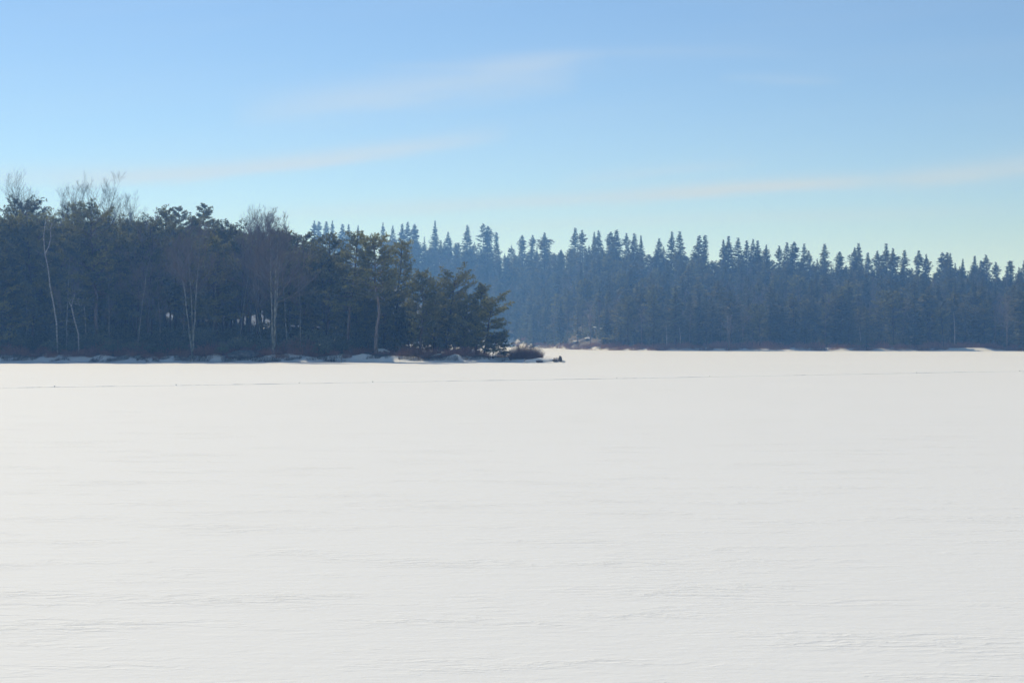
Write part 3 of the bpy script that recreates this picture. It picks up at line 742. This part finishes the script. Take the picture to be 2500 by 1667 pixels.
def path_tree(name, stems, twigs_, mat, label, d, twig_mat=None, seed=1):
    """a tree whose stems follow given rows of (px, py, radius)"""
    g = np.random.default_rng(seed)
    x0 = at(stems[0][0][0], d); z0 = ground(x0, d) if d < 330 else fground(x0, d)
    tr = MB(); br = MB()
    for st in stems:
        p = np.array([(at(a, d) - x0, g.normal() * .12, zat(b, d) - z0) for a, b, _ in st]); rad = np.array([c for *_, c in st])
        if st is stems[0]: p[0, 2] = min(p[0, 2], -.1)
        tr.tube(p, rad, 7)
        S0, S1 = [], []
        n = twigs_
        for _ in range(n):
            s = g.uniform(.35, 1); f = s * (len(p) - 1); i = min(int(f), len(p) - 2); c = p[i] + (p[i + 1] - p[i]) * (f - i)
            dr = unit(np.array([g.normal(), g.normal() * .7, abs(g.normal()) * .8 + .15])); L = g.uniform(.5, 1.5)
            m = c + dr * L * .5; e = m + unit(dr + g.normal(size=3) * .35) * L * .6
            S0 += [c, m]; S1 += [m, e]
            for _k in range(3):
                a = m + (e - m) * g.random(); S0.append(a); S1.append(a + unit(dr + g.normal(size=3) * .6) * L * .3)
        br.sticks(S0, S1, .013, .006, .9)
    return put(name, [('trunk', tr.mesh('birch_trunk', mat, True)), ('branches', br.mesh('birch_branches', twig_mat or M_BIRCH))], label, 'tree', (x0, d, z0))
path_tree('birch_tree', [[(141, 852, .10), (138, 791, .095), (131, 745, .085), (123, 699, .08), (117, 655, .07), (109, 616, .06), (106, 579, .05), (109, 556, .05), (111, 536, .025)],
                         [(110, 620, .07), (119, 604, .06), (124, 580, .05), (124, 560, .035), (127, 545, .015)]], 9, M_BIRCH, 'twisted white birch with forked top, leaning on the near shore', 184.2, seed=31)
path_tree('dead_birch', [[(192, 850, .10), (191, 815, .10), (181, 778, .09), (174, 748, .08), (168, 735, .03)], [(174, 750, .05), (180, 728, .04), (184, 714, .015)], [(181, 742, .03), (191, 742, .03), (198, 750, .02), (203, 728, .012)]], 5,
          M_BIRCH, 'short broken white birch snag with crooked fork, beside the twisted birch', 184.0, seed=32)
path_tree('birch_tree', [[(2222, 853, .13), (2224, 830, .12), (2225, 802, .11), (2222, 788, .08), (2218, 774, .05), (2214, 762, .02)], [(2225, 803, .08), (2231, 784, .06), (2236, 766, .02)], [(2224, 833, .07), (2231, 816, .06), (2236, 798, .04), (2238, 780, .015)]], 6,
          M_BIRCH, 'small pale forked birch standing alone on the far shoreline brush', 380, seed=33)
for i, (px, y0_, y1_, d, r, lab) in enumerate(((1627, 848, 785, 388, .13, 'pale straight dead trunk rising from far shoreline brush, mid way along'), (2330, 850, 760, 380, .12, 'thin pale stem in the far shore wood past the forked birch'),
                                        (1660, 846, 796, 386, .11, 'short pale stem beside the straight pale dead trunk on far shore'), (2100, 846, 800, 380, .10, 'low pale crooked sapling before the forked birch on far shore'))):
    path_tree('dead_birch', [[(px, y0_, r), (px + 1, (y0_ + y1_) / 2, r * .8), (px - 2, y1_, r * .25)]], 5, M_DEADWOOD, lab, d, seed=40 + i)

# ------------------------------------------------------------------ near wood: the trees behind the front row
fill_pines = []
for i in range(6):
    g = np.random.default_rng(300 + i)
    hh = 14.0
    w = g.uniform(2.4, 3.4)
    tr, cr = pine(310 + i, hh, ((.15, w * .6, w * .6), (.4, w, w), (.7, w * .9, w), (.92, w * .55, w * .5), (1, .5, .5)), g.uniform(.16, .34), .17, (g.normal() * .6, 0), 52, .35, dead=8, tuft=.36)
    fill_pines.append((tr.mesh('pine_trunk', M_BARK_DARK, True), cr.mesh('pine_crown', M_PINE_DARK)))
fill_bares = []
for i in range(4):
    tr, br = bare(330 + i, 14.0, .13, ((.5, 0, 1.0),) if i % 2 else ((-.7, 0, 1.0), (.8, .3, .9)), .32, .42, n1=11)
    fill_bares.append((tr.mesh('bare_trunk', M_BARK_DARK, True), br.mesh('bare_branches', M_TWIG)))
NLINE_P = [-100, 0, 60, 125, 200, 340, 415, 450, 520, 680, 715, 760, 820, 870, 945, 960, 1017, 1040, 1085, 1166, 1200]
NLINE = [520, 515, 508, 525, 522, 532, 535, 545, 545, 552, 568, 595, 620, 650, 665, 690, 715, 740, 750, 760, 780]
g = np.random.default_rng(55)
near_spots = []
for row, d in enumerate((190, 195.5, 202, 209, 217, 226, 238, 250)):
    step = 3.1 if row < 4 else 3.4
    x = at(-40, d)
    xmax = at([1060, 1010, 930, 880, 800, 760, 760, 740][row], d)
    while x < xmax:
        near_spots.append((x + g.normal() * .7, d + g.normal() * 1.4, row)); x += step * g.uniform(.8, 1.25)
for x, d, row in near_spots:
    px = 1250 + F * x / d
    if poly_sd(np.array([x]), np.array([d]))[0] < 2.5: continue
    z = ground(x, d); yl = np.interp(px, NLINE_P, NLINE) + 10 + abs(g.normal()) * 28
    hh = max(zat(yl, d) - z, 6) * .97
    isb = g.random() < (.34 if px < 760 else .10)
    pool = fill_bares if isb else fill_pines
    tm, cm = pool[g.integers(len(pool))]
    s = hh / 14.0
    later(put('leafless_tree' if isb else 'pine_tree', [('trunk', tm), ('branches' if isb else 'crown', cm)], '', 'tree',
        (x, d, z), g.random() * 6.28, 'leafless trees inside the near wood' if isb else 'dark pines inside the near wood', (s * g.uniform(.85, 1.15), s * g.uniform(.85, 1.15), s)),
        ('shaded leafless tree behind ' if isb else 'dark pine behind ') + landmark(px), d, 'tree', 'leafless trees inside the near wood' if isb else 'dark pines inside the near wood')

# ------------------------------------------------------------------ far wood
sp = []
for i in range(12):
    g = np.random.default_rng(500 + i)
    tr, cr = spruce(510 + i, 15.0, g.uniform(2.3, 3.3), g.uniform(.03, .14), .44, g.uniform(.1, .35), .5, 8, .62, g.uniform(.78, 1.08), g.uniform(0, .12))
    sp.append((tr, cr))
sp_parts = [(a.mesh('spruce_trunk', M_BARK_DARK, True), b.mesh('spruce_crown', M_SPRUCE)) for a, b in sp]
def joined(a, b, name, m1, m2):
    mb = MB(); mb.v = a.v + b.v; off = a.n
    mb.f = a.f + [f + off for f in b.f]; mb.t = a.t + b.t
    mb.m = a.m + [m + 1 for m in b.m]; mb.n = a.n + b.n
    return mb.mesh(name, [m1, m2])
sp_one = [joined(a, b, 'spruce_tree', M_BARK_DARK, M_SPRUCE) for a, b in sp]
spire_parts = []
for i in range(10):
    g = np.random.default_rng(620 + i)
    a, b = spruce(630 + i, 15.0, g.uniform(2.7, 4.0), .06, .36, g.uniform(.05, .3), .6, 9, .5, g.uniform(.82, 1.05), g.uniform(.05, .25), 15)
    spire_parts.append((a.mesh('spruce_trunk', M_BARK_DARK, True), b.mesh('spruce_crown', M_SPRUCE if i % 3 else M_HEMLOCK)))
hm_one = []
for i in range(6):
    g = np.random.default_rng(540 + i)
    tr, cr = spruce(545 + i, 14.0, g.uniform(2.8, 4.0), g.uniform(.04, .2), .62, g.uniform(.25, .5), .7, 9, .7, g.uniform(.55, .8), g.uniform(.05, .2), 16, .18)
    hm_one.append(joined(tr, cr, 'hemlock_tree', M_BARK_DARK, M_HEMLOCK))
fp_one = []
for i in range(5):
    g = np.random.default_rng(560 + i); w = g.uniform(2.2, 3.2)
    tr, cr = pine(570 + i, 14.0, ((.2, w * .6, w * .6), (.45, w, w), (.75, w * .8, w * .8), (.94, w * .45, w * .45), (1, .4, .4)), g.uniform(.25, .4), .17, (g.normal() * .5, 0), 34, .3, dead=5, tuft=.5, k=6, dense=.75)
    fp_one.append(joined(tr, cr, 'pine_tree', M_BARK_DARK, M_PINE if i % 2 else M_PINE_DARK))
fb_one = []
for i in range(5):
    tr, br = bare(590 + i, 13.0, .12, ((.4, 0, 1.0),) if i % 2 else ((-.6, 0, 1.0), (.7, .3, .92)), .35, .42, n1=9, twig=.011, nb=(8, 5, 4, 4), levels=3)
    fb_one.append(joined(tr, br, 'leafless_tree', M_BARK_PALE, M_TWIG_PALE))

# spires that stand against the sky, each where the photo has it
SPIRES = [(768, 539), (779, 540), (795, 540), (811, 539), (838, 547), (852, 547), (875, 550), (934, 544), (960, 550), (981, 546), (994, 542), (1012, 547), (1063, 539), (1095, 566), (1138, 549),
          (1190, 552), (1212, 566), (1276, 574), (1298, 574), (1329, 567), (1402, 556), (1421, 561), (1453, 566), (1459, 562), (1493, 566), (1504, 561), (1533, 569), (1545, 569), (1564, 575), (1607, 582),
          (1638, 565), (1662, 565), (1705, 575), (1721, 573), (1766, 585), (1775, 577), (1804, 581), (1823, 587), (1840, 583), (1851, 587), (1870, 596), (1905, 600), (1923, 592), (1941, 590), (1961, 595), (1978, 612),
          (2011, 595), (2051, 614), (2085, 603), (2099, 594), (2137, 612), (2122, 616), (2167, 595), (2180, 605), (2207, 610), (2238, 612), (2262, 619), (2299, 616), (2314, 616), (2320, 618), (2351, 632), (2381, 625),
          (2396, 636), (2412, 622), (2434, 640), (2466, 636), (2499, 636)]
ORD = ['first', 'second', 'third', 'fourth', 'fifth', 'sixth', 'seventh', 'eighth', 'ninth', 'tenth', 'eleventh', 'twelfth', 'thirteenth', 'fourteenth', 'fifteenth', 'sixteenth', 'seventeenth', 'eighteenth', 'nineteenth']
TENS = {2: 'twenty', 3: 'thirty', 4: 'forty', 5: 'fifty', 6: 'sixty'}
def ordinal(n):
    if n <= 19: return ORD[n - 1]
    a, b = divmod(n, 10)
    return TENS[a][:-1] + 'ieth' if b == 0 else TENS[a] + '-' + ORD[b - 1]
g = np.random.default_rng(77)
ns = len(SPIRES)
for i, (px, yt) in enumerate(SPIRES):
    D = float(np.interp(px, DSKY_P, DSKY)) - g.uniform(4, 26)
    x = at(px, D); z = fground(x, D); hh = max(zat(yt, D) - z, 9)
    k = int(g.integers(10)); s = hh / 15.0
    wd = s * g.uniform(.9, 1.55)
    a, b = spire_parts[k]
    put('spruce_tree', [('trunk', a), ('crown', b)], 'spruce spire against the sky, %s along the far skyline from its low end' % ordinal(ns - i), 'tree', (x, D, z), g.random() * 6.28, 'spruce spires on the far skyline', (wd, wd, s))

def spire_at(px):
    i = min(range(ns), key=lambda q: abs(SPIRES[q][0] - px)); return ordinal(ns - i)
# visible rows below them
def hidden_by_near(px, ytop):
    if px > 1235: return False
    line = float(np.interp(px, [-100, 0, 520, 700, 760, 830, 870, 945, 1000, 1040, 1085, 1166, 1200, 1235], [480, 480, 535, 545, 560, 585, 575, 600, 640, 690, 700, 720, 760, 830]))
    return ytop > line + 6
cnt = dict(s=0, h=0, p=0, b=0)
g = np.random.default_rng(88)
rows = np.concatenate([[.012, .045], np.linspace(.085, 1.0, 14), [.93, .985]])
for ri, fr in enumerate(rows):
    px = 540.0 + g.random() * 20
    while px < 2560:
        S = float(far_shore(px)); D = float(np.interp(px, DSKY_P, DSKY))
        d = S + 4.5 + (D - S - 8) * fr + g.normal() * 2.5
        x = at(px + g.normal() * 4, d); z = fground(x, d)
        near_row = ri < 3
        u = g.random()
        what = 's' if u < .30 else ('h' if u < .60 else ('p' if u < .72 else 'b'))
        hh = {'s': g.uniform(11, 17.5), 'h': g.uniform(10.5, 16.5), 'p': g.uniform(10, 15), 'b': g.uniform(10, 15)}[what]
        if ri >= 16: what = 's' if u < .5 else ('h' if u < .9 else 'p')
        if fr > .8: hh = min(hh, (zat(float(np.interp(px, YCAN_P, YCAN)) - 20 + abs(g.normal()) * 17, d) - z)) if what != 'b' else min(hh, 13)
        hh = max(hh, 6)
        ytop = HZ - (z + hh - H) / d * F
        step = {'s': 3.7, 'h': 4.1, 'p': 4.7, 'b': 4.1}[what] * (1.0 if ri < 4 else (1.2 if ri < 16 else .95))
        # two gaps of open snowy ground on the far slope
        if not hidden_by_near(px, ytop) and not (ri in (1, 2) and 1398 < px < 1474) and not (1208 < px < 1262 and d < S + 9):
            rz = g.random() * 6.28
            if what == 's':
                s = hh / 15; wd = s * g.uniform(.9, 1.3); k = int(g.integers(12))
                if near_row:
                    a, b = sp_parts[k]
                    later(put('spruce_tree', [('trunk', a), ('crown', b)], '', 'tree', (x, d, z), rz, None, (wd, wd, s)), 'hazy far shore spruce below the %s skyline spire' % spire_at(px), d, 'tree', 'spruces along the far shore')
                else:
                    o = link('spruce_tree', sp_one[k], None, (x, d, z)); o.rotation_euler = (0, 0, rz); o.scale = (wd, wd, s)
                    later(o, 'hazy spruce up the far slope under the %s skyline spire' % spire_at(px), d, 'tree', 'spruces on the far slope')
            elif what == 'h':
                s = hh / 14; wd = s * g.uniform(.9, 1.25); k = int(g.integers(6))
                o = link('hemlock_tree', hm_one[k], None, (x, d, z)); o.rotation_euler = (0, 0, rz); o.scale = (wd, wd, s)
                later(o, 'hazy broad hemlock under the %s skyline spire' % spire_at(px), d, 'tree', 'hemlocks in the far wood')
            elif what == 'p':
                o = link('pine_tree', fp_one[int(g.integers(5))], None, (x, d, z)); s = hh / 14; o.scale = (s * 1.05, s * 1.05, s); o.rotation_euler = (0, 0, rz)
                later(o, 'hazy round crowned pine under the %s skyline spire' % spire_at(px), d, 'tree', 'pines in the far wood')
            else:
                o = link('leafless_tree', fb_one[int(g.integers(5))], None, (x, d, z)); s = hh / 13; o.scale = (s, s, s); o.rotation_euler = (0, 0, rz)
                later(o, 'hazy leafless tree under the %s skyline spire' % spire_at(px), d, 'tree', 'leafless trees in the far wood')
            cnt[what] += 1
        px += step / d * F * g.uniform(.75, 1.25)
print('far trees', cnt, 'near fill', len(near_spots))

# ------------------------------------------------------------------ saplings and brush nobody could count, under the trees
def undergrowth(name, x, y, z, hmin, hmax, label, blade, seed):
    g = np.random.default_rng(seed); n = len(x); mb = MB()
    b = np.stack([x, y, z - .1], 1); hgt = g.uniform(hmin, hmax, n)
    lean = np.stack([g.normal(size=n) * .15, g.normal(size=n) * .15, np.ones(n)], 1)
    e = b + lean * hgt[:, None]
    mb.sticks(b, e, .016, .006, .25)
    k = 16
    s = g.uniform(.15, 1, (n, k)); c = b[:, None] + (e - b)[:, None] * s[..., None] + g.normal(size=(n, k, 3)) * .08
    d = g.normal(size=(n, k, 3)) * np.array([1, 1, .45])
    ln = (.22 + .5 * (1 - s)) * blade * g.uniform(.6, 1.3, (n, k))
    mb.blades(c.reshape(-1, 3), d.reshape(-1, 3), ln.ravel(), ln.ravel() * .4, g, np.repeat(g.random(n), k))
    o = kind(link(name, mb.mesh(name, M_SPRUCE)), 'stuff'); o['label'] = label
g = np.random.default_rng(123)
n = 17000
x = g.uniform(-88, -9, n); y = g.uniform(186, 262, n); sd = poly_sd(x, y); k = (sd > 5 + 3 * (vnoise(x * .3, y * .3, 9) + 1)) & (x < np.interp(y, [186, 200, 232, 262], [-12, -18, -26, -36]))
undergrowth('undergrowth', x[k], y[k], near_z(x[k], y[k]), .8, 3.2, 'tangle of saplings and low boughs under the near wood', 1.0, 1)
n = 16000
u = g.uniform(1150, 2620, n); t = g.random(n) ** 1.5; S = far_shore(u); D = np.interp(u, DSKY_P, DSKY); y = S + 6 + (D - S) * t; x = (u - 1250) / F * y
k = ~((u > 1205) & (u < 1272) & (y - S < 11)) & ~((u > 1395) & (u < 1476) & (y - S < 28)) & (vnoise(x * .15, y * .15, 10) > -.5)
undergrowth('undergrowth', x[k], y[k], far_z(x[k], y[k]), 1.0, 4.0, 'tangle of saplings and low boughs under the far wood', 1.5, 2)

# ------------------------------------------------------------------ shrubs of the near bank
rh = []
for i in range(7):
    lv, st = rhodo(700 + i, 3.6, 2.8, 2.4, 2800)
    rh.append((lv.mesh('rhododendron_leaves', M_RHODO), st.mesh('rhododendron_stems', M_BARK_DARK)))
bs = []
for i in range(6):
    bs.append(brush(720 + i, 3.2, 2.2, 1.5, 330).mesh('bush_stems', M_BRUSH))
g = np.random.default_rng(99)
def shore_y(x):
    """front edge of the bank at x"""
    ys = np.arange(172, 190, .1); sd = poly_sd(np.full(ys.shape, x), ys); i = np.argmax(sd > 0); return float(ys[i])
n_r = 0
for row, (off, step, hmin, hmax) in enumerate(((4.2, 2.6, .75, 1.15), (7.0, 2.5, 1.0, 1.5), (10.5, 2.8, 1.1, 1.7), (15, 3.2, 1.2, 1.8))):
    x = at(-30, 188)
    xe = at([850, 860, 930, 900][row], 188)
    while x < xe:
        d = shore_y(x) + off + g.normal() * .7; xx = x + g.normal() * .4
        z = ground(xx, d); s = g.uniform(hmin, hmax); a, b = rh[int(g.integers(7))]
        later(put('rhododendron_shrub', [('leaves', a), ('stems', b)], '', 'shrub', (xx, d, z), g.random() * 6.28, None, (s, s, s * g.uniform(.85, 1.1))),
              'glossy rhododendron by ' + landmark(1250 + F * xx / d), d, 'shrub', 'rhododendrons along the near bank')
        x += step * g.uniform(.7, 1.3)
for row, (off, step, s0, s1, xe_px) in enumerate(((2.4, 1.7, .40, .70, 1225), (4.2, 2.0, .5, .95, 1215), (7.6, 2.6, .8, 1.3, 1200))):
    x = at(-30, 184)
    while x < at(xe_px, 184):
        d = shore_y(x) + off + g.normal() * .4; s = g.uniform(s0, s1)
        if x > at(960, 184): d = min(d, 181 + 1.3 * off)
        z = ground(x, d)
        if at(860, 184) < x: s *= .95
        o = link('leafless_bush', bs[int(g.integers(6))], None, (x, d, z)); o.rotation_euler = (0, 0, g.random() * 6.28); o.scale = (s * 1.15, s * 1.15, s)
        later(o, 'low reddish bush by ' + landmark(1250 + F * x / d), d, 'bush', 'leafless bushes on the near bank')
        x += step * g.uniform(.7, 1.3)
for px in (232, 286, 344, 512, 548, 598, 634, 700, 733, 762, 788):
    d = g.uniform(184.8, 186.6); x = at(px, d); s = g.uniform(1.15, 1.55)
    o = link('leafless_bush', bs[int(g.integers(6))], None, (x, d, ground(x, d))); o.rotation_euler = (0, 0, g.random() * 6.28); o.scale = (s * 1.1, s * 1.1, s)
    later(o, 'tall reddish bush by ' + landmark(px), d, 'bush', 'tall bushes on the near bank')
# the big round bush on the tip, dark and dense
mbig = brush(760, 4.9, 3.0, 2.05, 1500, fan=.42, twig=.009, forks=3)
x, d = at(1283, 180.5), 180.5
tag(link('leafless_bush', mbig.mesh('bush_stems', M_BRUSH_DARK), None, (x, d, ground(x, d) - .05)), 'large dense rounded leafless bush at the tip of the point beside the snowy rocks', 'bush')
mbig = brush(761, 1.6, 1.2, 0.7, 160, fan=.5, twig=.008)
x, d = at(1338, 178.5), 178.5
tag(link('leafless_bush', mbig.mesh('bush_stems', M_BRUSH), None, (x, d, ground(x, d) - .05)), 'small thin bush spreading from the large round bush over the snowy mound', 'bush')
# dry grass standing out of the bank snow
mb = MB(); n = 34000
gx = g.uniform(at(-20, 182), at(1235, 182), n); sy = np.interp(gx, np.arange(-75, 5, 1.), [shore_y(v) for v in np.arange(-75, 5, 1.)])
gy = sy + np.abs(g.normal(size=n)) * 1.6 + .35
clump = vnoise(gx * .5, gy * .9, 66) + .5 * vnoise(gx * 1.7, gy * 1.7, 67) > -.15
gx, gy = gx[clump], gy[clump]; n = len(gx)
gz = near_z(gx, gy)
mb.blades(np.stack([gx, gy, gz - .03], 1), np.stack([g.normal(size=n) * .25, g.normal(size=n) * .25, np.ones(n)], 1), g.uniform(.15, .55, n), .022, g, g.random(n))
kind(link('dry_grass', mb.mesh('dry_grass', M_GRASS)), 'stuff')['label'] = 'dry grass blades standing out of the snow on the near bank'

# far shoreline brush
fbm = [brush(780 + i, 4.2, 2.4, 1.7, 260, twig=.014, forks=2).mesh('bush_stems', M_BRUSH) for i in range(5)]
px = 1268.0
while px < 2540:
    S = float(far_shore(px))
    for off, s0 in ((2.6, .8), (5.2, 1.15)):
        d = S + off + g.normal() * .6; x = at(px + g.normal() * 8, d); z = fground(x, d); s = s0 * g.uniform(.75, 1.3)
        o = link('leafless_bush', fbm[int(g.integers(5))], None, (x, d, z)); o.rotation_euler = (0, 0, g.normal() * .3); o.scale = (s * 1.2, s, s * .9)
        later(o, 'reddish far shore bush below the %s skyline spire' % spire_at(px), d, 'bush', 'bushes along the far shoreline')
    px += 3.0 / S * F * g.uniform(.7, 1.3)

# ------------------------------------------------------------------ small things
def rock_thing(px, d, size, label, cap=True, seed=1, sink=.25, rz=0.0, name='boulder'):
    x = at(px, d); z = (ground(x, d) if d < 330 else fground(x, d))
    o = thing(name, label, 'rock', (x, d, z), rz)
    r = MB(); r.rock(g, size, 3, .25, seed=seed); link('stone', r.mesh('stone', M_ROCK, True), o).location = (0, 0, size[2] * (1 - 2 * sink) )
    if cap:
        c = MB(); c.rock(g, (size[0] * .93, size[1] * .95, size[2] * .62), 3, .22, seed=seed)
        link('snow_cap', c.mesh('snow_cap', M_SNOW, True), o).location = (-size[0] * .10, .02, size[2] * (1 - 2 * sink) + size[2] * .46)
    return o
mb = MB(); mb.rock(g, (2.35, 1.15, .52), 4, .16, seed=41)
x, d = at(1326, 176.2), 176.2
tag(link('snow_mound', mb.mesh('snow_mound', M_SNOW, True), None, (x, d, .10)), 'low smooth mound of drifted snow at the tip, beside the large round bush', 'snow mound')
rock_thing(1368, 175.3, (.16, .45, .42), 'dark upright rock standing at the very end of the point', seed=5, rz=.35, cap=False, sink=.1)
rock_thing(1317, 174.95, (.42, .25, .15), 'low dark stone under the snow shelf in front of the round bush', seed=8, cap=False, sink=.1)
rock_thing(1356, 174.95, (.40, .3, .16), 'flat dark stone half buried below the upright end rock', seed=9, cap=False, sink=.1)
rock_thing(1287, 177.0, (.36, .3, .17), 'small dark stone at the foot of the large round bush', seed=11, cap=False, sink=.1)
tag(link('leafless_bush', brush(792, .8, .4, .34, 60, fan=.2, twig=.007).mesh('bush_stems', M_BRUSH_DARK), None, (at(1357, 176), 176.0, .50)), 'tuft of thin dark stems on the snow mound beside the upright end rock', 'bush')
rock_thing(936, 186.5, (.9, .8, .55), 'snow topped boulder at the foot of the tallest point pine', seed=13)
rock_thing(590, 182.6, (1.9, 1.0, .55), 'long dark rock mound dusted with snow, on the bank between paired stems and grey tree', seed=15, cap=False, sink=.3)
for i, (px, dd, s, lab) in enumerate(((1408, 468, 2.0, 'snow covered ledge lowest on the far slope, nearest the inlet'), (1420, 476, 2.5, 'snow covered ledge next to the lowest ledge on the far slope'),
                                  (1460, 472, 2.9, 'widest snow covered ledge on the far slope'), (1436, 455, 1.7, 'small snow covered ledge under the widest ledge of far slope'), (1474, 458, 2.0, 'snow covered ledge farthest from the inlet on the far slope'))):
    rock_thing(px, dd, (s * .62, 1.2, .55), lab, seed=20 + i, sink=.2)
rock_thing(1386, 458, (1.3, .8, .26), 'snow capped stone lying out on the ice off the far shore', seed=31)
tag(link('leafless_bush', brush(790, 3.4, 1.8, .8, 170, twig=.014).mesh('bush_stems', M_BRUSH), None, (at(1402, 447), 447, -.02)), 'low brown bush on the ice beside the snow capped stone', 'bush')
# fallen log and stake
mb = MB(); x0_, d0 = at(1050, 181.4), 181.4; z0_ = ground(x0_, d0)
mb.tube([(0, 0, .02), (.5, .05, .22), (1.0, .05, .36), (1.45, .1, .42)], [.10, .11, .09, .07], 8)
lg = thing('fallen_log', 'pale fallen log slanting out of the bank snow under the point pines', 'log', (x0_, d0, z0_ + .1))
link('wood', mb.mesh('log_wood', M_DEADWOOD, True), lg)
mb = MB(); mb.tube([(0, 0, .13), (.5, .05, .33), (1.0, .05, .46), (1.4, .1, .50)], [.05, .07, .06, .03], 6); link('snow_cap', mb.mesh('snow_cap', M_SNOW, True), lg)
mb = MB(); x0_, d0 = at(833, 179.6), 179.6; z0_ = ground(x0_, d0)
mb.tube([(0, 0, -.2), (.03, 0, .5), (.10, 0, 1.2)], [.06, .055, .04], 7)
mb.sticks([(.04, 0, .6), (.08, 0, 1.0)], [(.2, .05, .8), (-.06, 0, 1.15)], .015, .006)
tag(link('wooden_stake', mb.mesh('stake', M_DEADWOOD, True), None, (x0_, d0, z0_)), 'grey dead stump standing in the ice edge below the leaning pine', 'stump')
mb = MB(); x0_, d0 = at(1302, 185), 185
x0_, d0 = at(1062, 183), 183
mb.tube([(0, 0, -.1), (-.5, .1, .45), (-.75, .1, 1.0)], [.05, .045, .03], 6)
tag(link('dead_branch', mb.mesh('dead_branch', M_BARK_DARK, True), None, (at(1076, 184.5), 184.5, ground(at(1076, 184.5), 184.5))), 'dark broken branch propped slanting between the point trunks', 'branch')

# the old track across the lake: a low furrow with pushed-up snow and lumps beside it
TR = [(-60, 948), (0, 947), (250, 943.5), (500, 940), (740, 936.2), (1100, 930.3), (1480, 924.6), (1880, 917.5), (2100, 913.3), (2300, 909.4), (2500, 906.4), (2580, 905)]
tp = np.array([(at(a, F * H / (b - HZ)), F * H / (b - HZ)) for a, b in TR])
s = np.linspace(0, 1, 1400); ss = np.linspace(0, 1, len(TR))
cx = np.interp(s, ss, tp[:, 0]); cy = np.interp(s, ss, tp[:, 1]) + .12 * vnoise(s * 60, s * 0, 5)
hgt = np.clip(.012 + .013 * vnoise(s * 90, s * 0 + 2, 6) + .010 * vnoise(s * 400, s * 0 + 4, 7), .008, .035)
wd = .10 + .04 * vnoise(s * 200, s * 0 + 9, 8)
rowv = [np.stack([cx, cy - wd * a, np.full_like(cx, 0) + hgt * b - (.01 if b == 0 else 0)], 1) for a, b in ((1.0, 0), (.8, .9), (.2, 1.0), (-.4, .5), (-1.2, 0))]
V_ = np.stack(rowv, 1).reshape(-1, 3); Fc = []
k5 = 5; i_ = np.arange(len(s) - 1)
for j in range(4):
    a = i_ * k5 + j; Fc.append(np.stack([a, a + k5, a + k5 + 1], 1)); Fc.append(np.stack([a, a + k5 + 1, a + 1], 1))
mb = MB(); mb.add(V_, np.concatenate(Fc))
tag(link('snow_track', mb.mesh('snow_track', M_SNOW), None), 'thin old track ridge running right across the snowy lake', 'track')
lump_mesh = []
for i in range(4):
    mb = MB(); mb.rock(g, (.048, .04, .032), 2, .4, seed=50 + i); lump_mesh.append(mb.mesh('snow_lump', M_SNOW, True))
for px in (133, 430, 731, 910, 1506, 1733, 2238, 2331, 2490):
    yy = np.interp(px, [a for a, _ in TR], [b for _, b in TR]) - .6; d = F * H / (yy - HZ)
    o = link('snow_lump', lump_mesh[int(g.integers(4))], None, (at(px, d), d, .045)); sc_ = g.uniform(.7, 1.25); o.scale = (sc_, sc_, sc_); o.rotation_euler = (0, 0, g.random() * 6)
    later(o, 'snow lump on the track by ' + (landmark(px) if px < 1250 else 'the %s far spire' % spire_at(px)), -d, 'snow lump', 'snow lumps along the track', 'the shore')

settle_labels()
